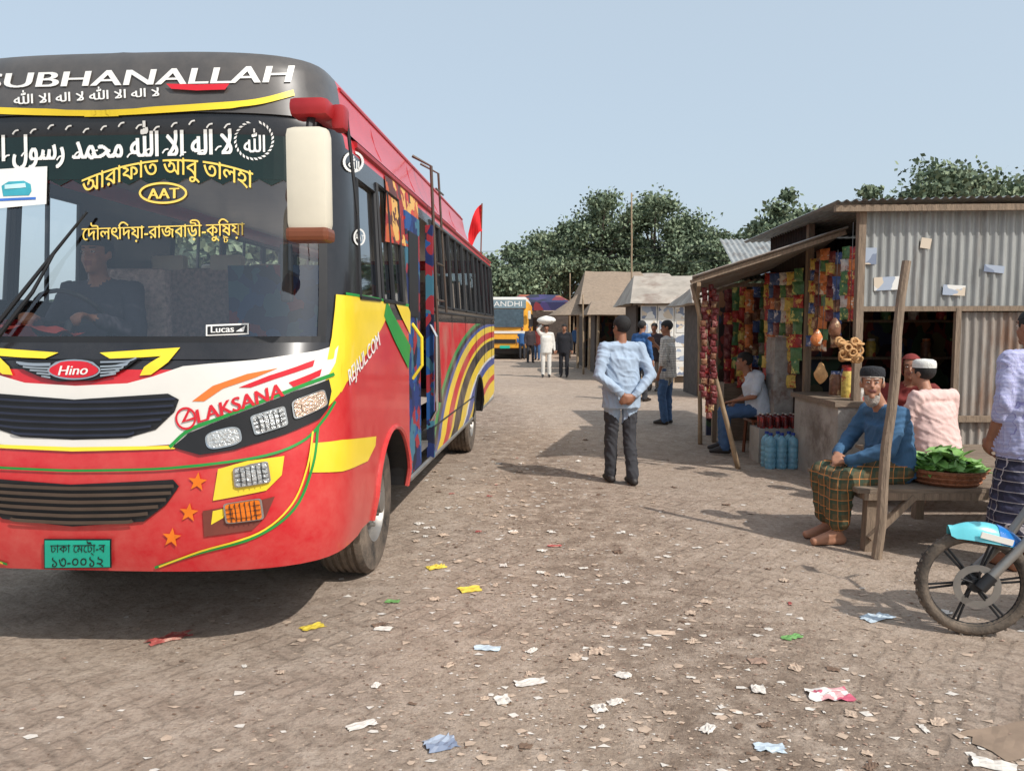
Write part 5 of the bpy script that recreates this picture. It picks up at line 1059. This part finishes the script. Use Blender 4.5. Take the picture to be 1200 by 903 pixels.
hut('grey hipped hut standing behind the brown hipped hut',at(735,400,34).x,at(805,400,34).x,35,40,2.7,4.2,rooftin)
hut('small dark stall with goods between the two hipped huts',at(700,400,26).x,at(742,400,26).x,26,28,2.0,2.5,thatch,front=posterart)
hut('low stall right of the pasted notices',at(803,400,19).x,at(850,400,19).x,17,19,2.1,2.5,rooftin,front=posterart)
us=empty('thatched_shelter',(at(677,400,30).x,30,0),'round thatched shelter on a single pole beside the far walkers','shelter')
m_=MB(); m_.lathe([(1.15,2.05),(.95,2.2),(.5,2.5),(.05,2.85),(.001,2.86)],(0,0,0),(0,0,1),thatch,24); m_.build('thatch_roof',us); m_=MB(); m_.path([(0,0,0),(0,0,2.7)],.05,bamboo); m_.build('pole',us)
cv=empty('market_canopy',(at(632,400,46).x,46,0),'dark blue and red patterned canopy beyond the yellow bus','canopy'); canm=patch_art('canopy_pattern',[C(40,40,80),C(120,40,50),C(30,30,50),C(160,90,60),C(60,50,100)],2.2)
m_=MB(); m_.add([(-1.7,0,2.6),(1.9,0,2.6),(1.9,0,3.1),(1.2,1.5,3.6),(-1.2,1.5,3.6),(-1.7,0,3.1)],[(0,1,2,5),(5,2,3,4)],canm); m_.build('canopy_cloth',cv)
for x in(-1.6,1.8): m_=MB(); m_.path([(x,0,0),(x,0,3.1)],.05,bamboo); m_.build('canopy_post',cv)
m_=MB(); m_.box((0,2.5,1.3),(3.8,.1,2.6),wallh); m_.build('back_wall',cv)
for k,(x,Y) in enumerate([(585,60),(560,60),(720,44),(670,50)]): hut('%s far dark stall along the end of the market lane'%ordn[k],at(x,400,Y).x-1.6,at(x,400,Y).x+1.8,Y,Y+3,2.4,3.3,thatch if k%2 else rooftin)
pole('antenna_pole',(at(741,400,24).x,24,0),at(740,226,24),.03,bamboo,'tall thin bamboo pole rising above the hipped huts')
pole('support_pole',(at(684,400,26).x,26,0),at(683,345,26),.035,bamboo,'wooden pole left of the tin hut near the far walkers'); pole('antenna_pole',(at(668,400,40).x,40,0),at(668,320,40),.035,bamboo,'shorter thin pole left of the tall bamboo pole')
for k in range(3):
    m_=MB(); pts=[V3((-8+i*3.2,55,6.9-.55*k-.35*math.sin(PI*i/12)+i*.12)) for i in range(13)]; m_.path(pts,.012,darkm,4); tag(m_.build('power_line'),'%s power line from the top crossing in front of the trees'%ordn[k],'cable')
# ---------------------------------------------------------------- TREES
lf=[M('dark_hazed_foliage',C(80,96,74),.8,var=.3,scale=.9),M('mid_hazed_foliage',C(106,120,94),.8,var=.3,scale=.9),M('light_hazed_foliage',C(132,144,114),.8,var=.3,scale=.9)]; bark=M('tree_bark',C(104,92,82),.9,var=.3,bump=.6)  # leaf colours lightened and greyed, distance haze painted into them
def tree(loc,h,rx,label,seed,crown=.62,leaf=.22,n=9000,cl=38):
    rg=np.random.default_rng(seed); e=empty('broadleaf_tree',loc,label,'tree'); hz=h*crown/2; cz_=h-hz
    cen=[]; 
    for k in range(cl):
        d=rg.normal(size=3); d/=np.linalg.norm(d); r=rg.random()**.35*.88; c=d*r*np.array([rx,rx,hz])+np.array([0,0,cz_]); cen.append((c,rg.uniform(.16,.4)*rx))
    t=MB(); t.path([(0,0,0),(.05,0,h*.3),(.02,.1,h*.62)],[h*.028,h*.02,h*.01],bark,9)
    for c,r in cen[:12]: t.path([(0,0,h*.25+.1*h*rg.random()),tuple(c*np.array([.5,.5,.85])),tuple(c)],[h*.012,h*.007,h*.003],bark,6)
    t.build('trunk',e,True)
    per=n//cl; P=[]
    for c,r in cen:
        d=rg.normal(size=(per,3)); d/=np.linalg.norm(d,axis=1,keepdims=True); rr=r*(rg.random(per)**.4)[:,None]*(1+.35*rg.normal(size=(per,1))); P.append(c+d*rr*np.array([1,1,.7]))
    P=np.vstack(P); k=len(P); a=rg.normal(size=(k,3)); a/=np.linalg.norm(a,axis=1,keepdims=True); b=np.cross(a,rg.normal(size=(k,3))); b/=np.linalg.norm(b,axis=1,keepdims=True); s=leaf*rg.uniform(.5,1.2,size=(k,1))
    vs=np.stack([P-a*s,P+b*s*.65,P+a*s,P-b*s*.65],1).reshape(-1,3); me=bpy.data.meshes.new('crown'); me.vertices.add(4*k); me.vertices.foreach_set('co',vs.ravel()); me.loops.add(4*k); me.loops.foreach_set('vertex_index',np.arange(4*k,dtype=np.int32)); me.polygons.add(k); me.polygons.foreach_set('loop_start',np.arange(0,4*k,4,dtype=np.int32)); me.polygons.foreach_set('loop_total',np.full(k,4,dtype=np.int32))
    for m in lf: me.materials.append(m)
    me.polygons.foreach_set('material_index',rg.choice([0,1,2],size=k,p=[.35,.4,.25]).astype(np.int32)); me.update(); me.validate(); o=bpy.data.objects.new('crown',me); col.objects.link(o); o.parent=e; return e
K=lambda x,Y:(x-600)/900*Y
tl=[(590,62,7.4,3.0,'low tree just right of the rear of the red bus'),(628,68,10,3.6,'tree of middle height left of the tallest far trees'),(664,74,12.6,4.3,'rounded tree left of the twin tallest far trees'),(702,72,14.8,4.6,'left one of the twin tallest far trees behind the huts'),(764,72,14.6,5.0,'right one of the twin tallest far trees behind the huts'),(810,70,12.0,4.2,'tree sloping down right of the twin tallest far trees'),(842,66,8.8,3.0,'smaller tree at the right end of the far tree group'),(732,84,13.8,5,'tree filling the gap behind the twin tallest far trees'),(880,80,7.6,4.0,'low far tree between the tree group and the awning'),(912,50,10.8,3.0,'slender tree above the awning'),(960,58,10.6,3.4,'tree just left of the tin shop roof'),(1030,34,8.2,2.4,'tree above the left part of the tin shop roof'),(1100,33,8.6,3.0,'tree above the middle of the tin shop roof'),(1170,35,8.4,2.6,'tree above the right end of the tin shop roof')]
for k,(x,Y,hh,rx,l) in enumerate(tl): tree((K(x,Y),Y,0),hh,rx,l,100+k,leaf=.19 if Y>45 else .13,crown=.7 if Y>45 else .55,n=14000)
for k,(x,Y,hh) in enumerate([(-14,40,8),(-20,48,10),(-9,55,8)]): tree((x,Y,0),hh,3.6,'%s tree from the left behind the red bus'%ordn[k],300+k,n=6000,leaf=.3)
hd=MB(); rg=np.random.default_rng(5)
for k in range(9000):
    x=rg.uniform(-60,70);y=88+rg.uniform(-2,2);z=rg.random()**.8*(3.8+1.2*math.sin(x*.35)+.6*math.sin(x*1.3)); s=.5; a=V3(rg.normal(size=3)).normalized()*s; b=a.cross(V3(rg.normal(size=3))).normalized()*s*.6; p=V3((x,y,z)); hd.add([p-a,p+b,p+a,p-b],[(0,1,2,3)],lf[int(rg.integers(0,2))])
o=hd.build('shrubbery',kind='stuff'); tag(o,'band of dark shrubbery along the horizon behind the market','shrubs')
# ---------------------------------------------------------------- LIGHT
sd=V3((-.72,.66,-.97)).normalized(); L=bpy.data.lights.new('sun','SUN'); L.energy=3.9; L.angle=R(.6); L.color=(1,.96,.9); lo=bpy.data.objects.new('sun',L); col.objects.link(lo); lo.rotation_euler=sd.to_track_quat('-Z','Y').to_euler()
w=bpy.data.worlds.new('World'); scene.world=w; w.use_nodes=True; t=w.node_tree; bg=t.nodes['Background']; sk=t.nodes.new('ShaderNodeTexSky'); sk.sky_type='NISHITA'; sk.sun_disc=False; sk.sun_elevation=R(45); sk.sun_rotation=math.atan2(.72,-.66); sk.dust_density=3.5; sk.air_density=1.0; sk.ozone_density=1.5
o=mixc(t,.62,sk.outputs[0],(4.75,5.6,6.25,1)); t.links.new(o,bg.inputs[0]); bg.inputs[1].default_value=.15
scene.view_settings.view_transform='Standard'; scene.view_settings.look='None'; scene.view_settings.exposure=0
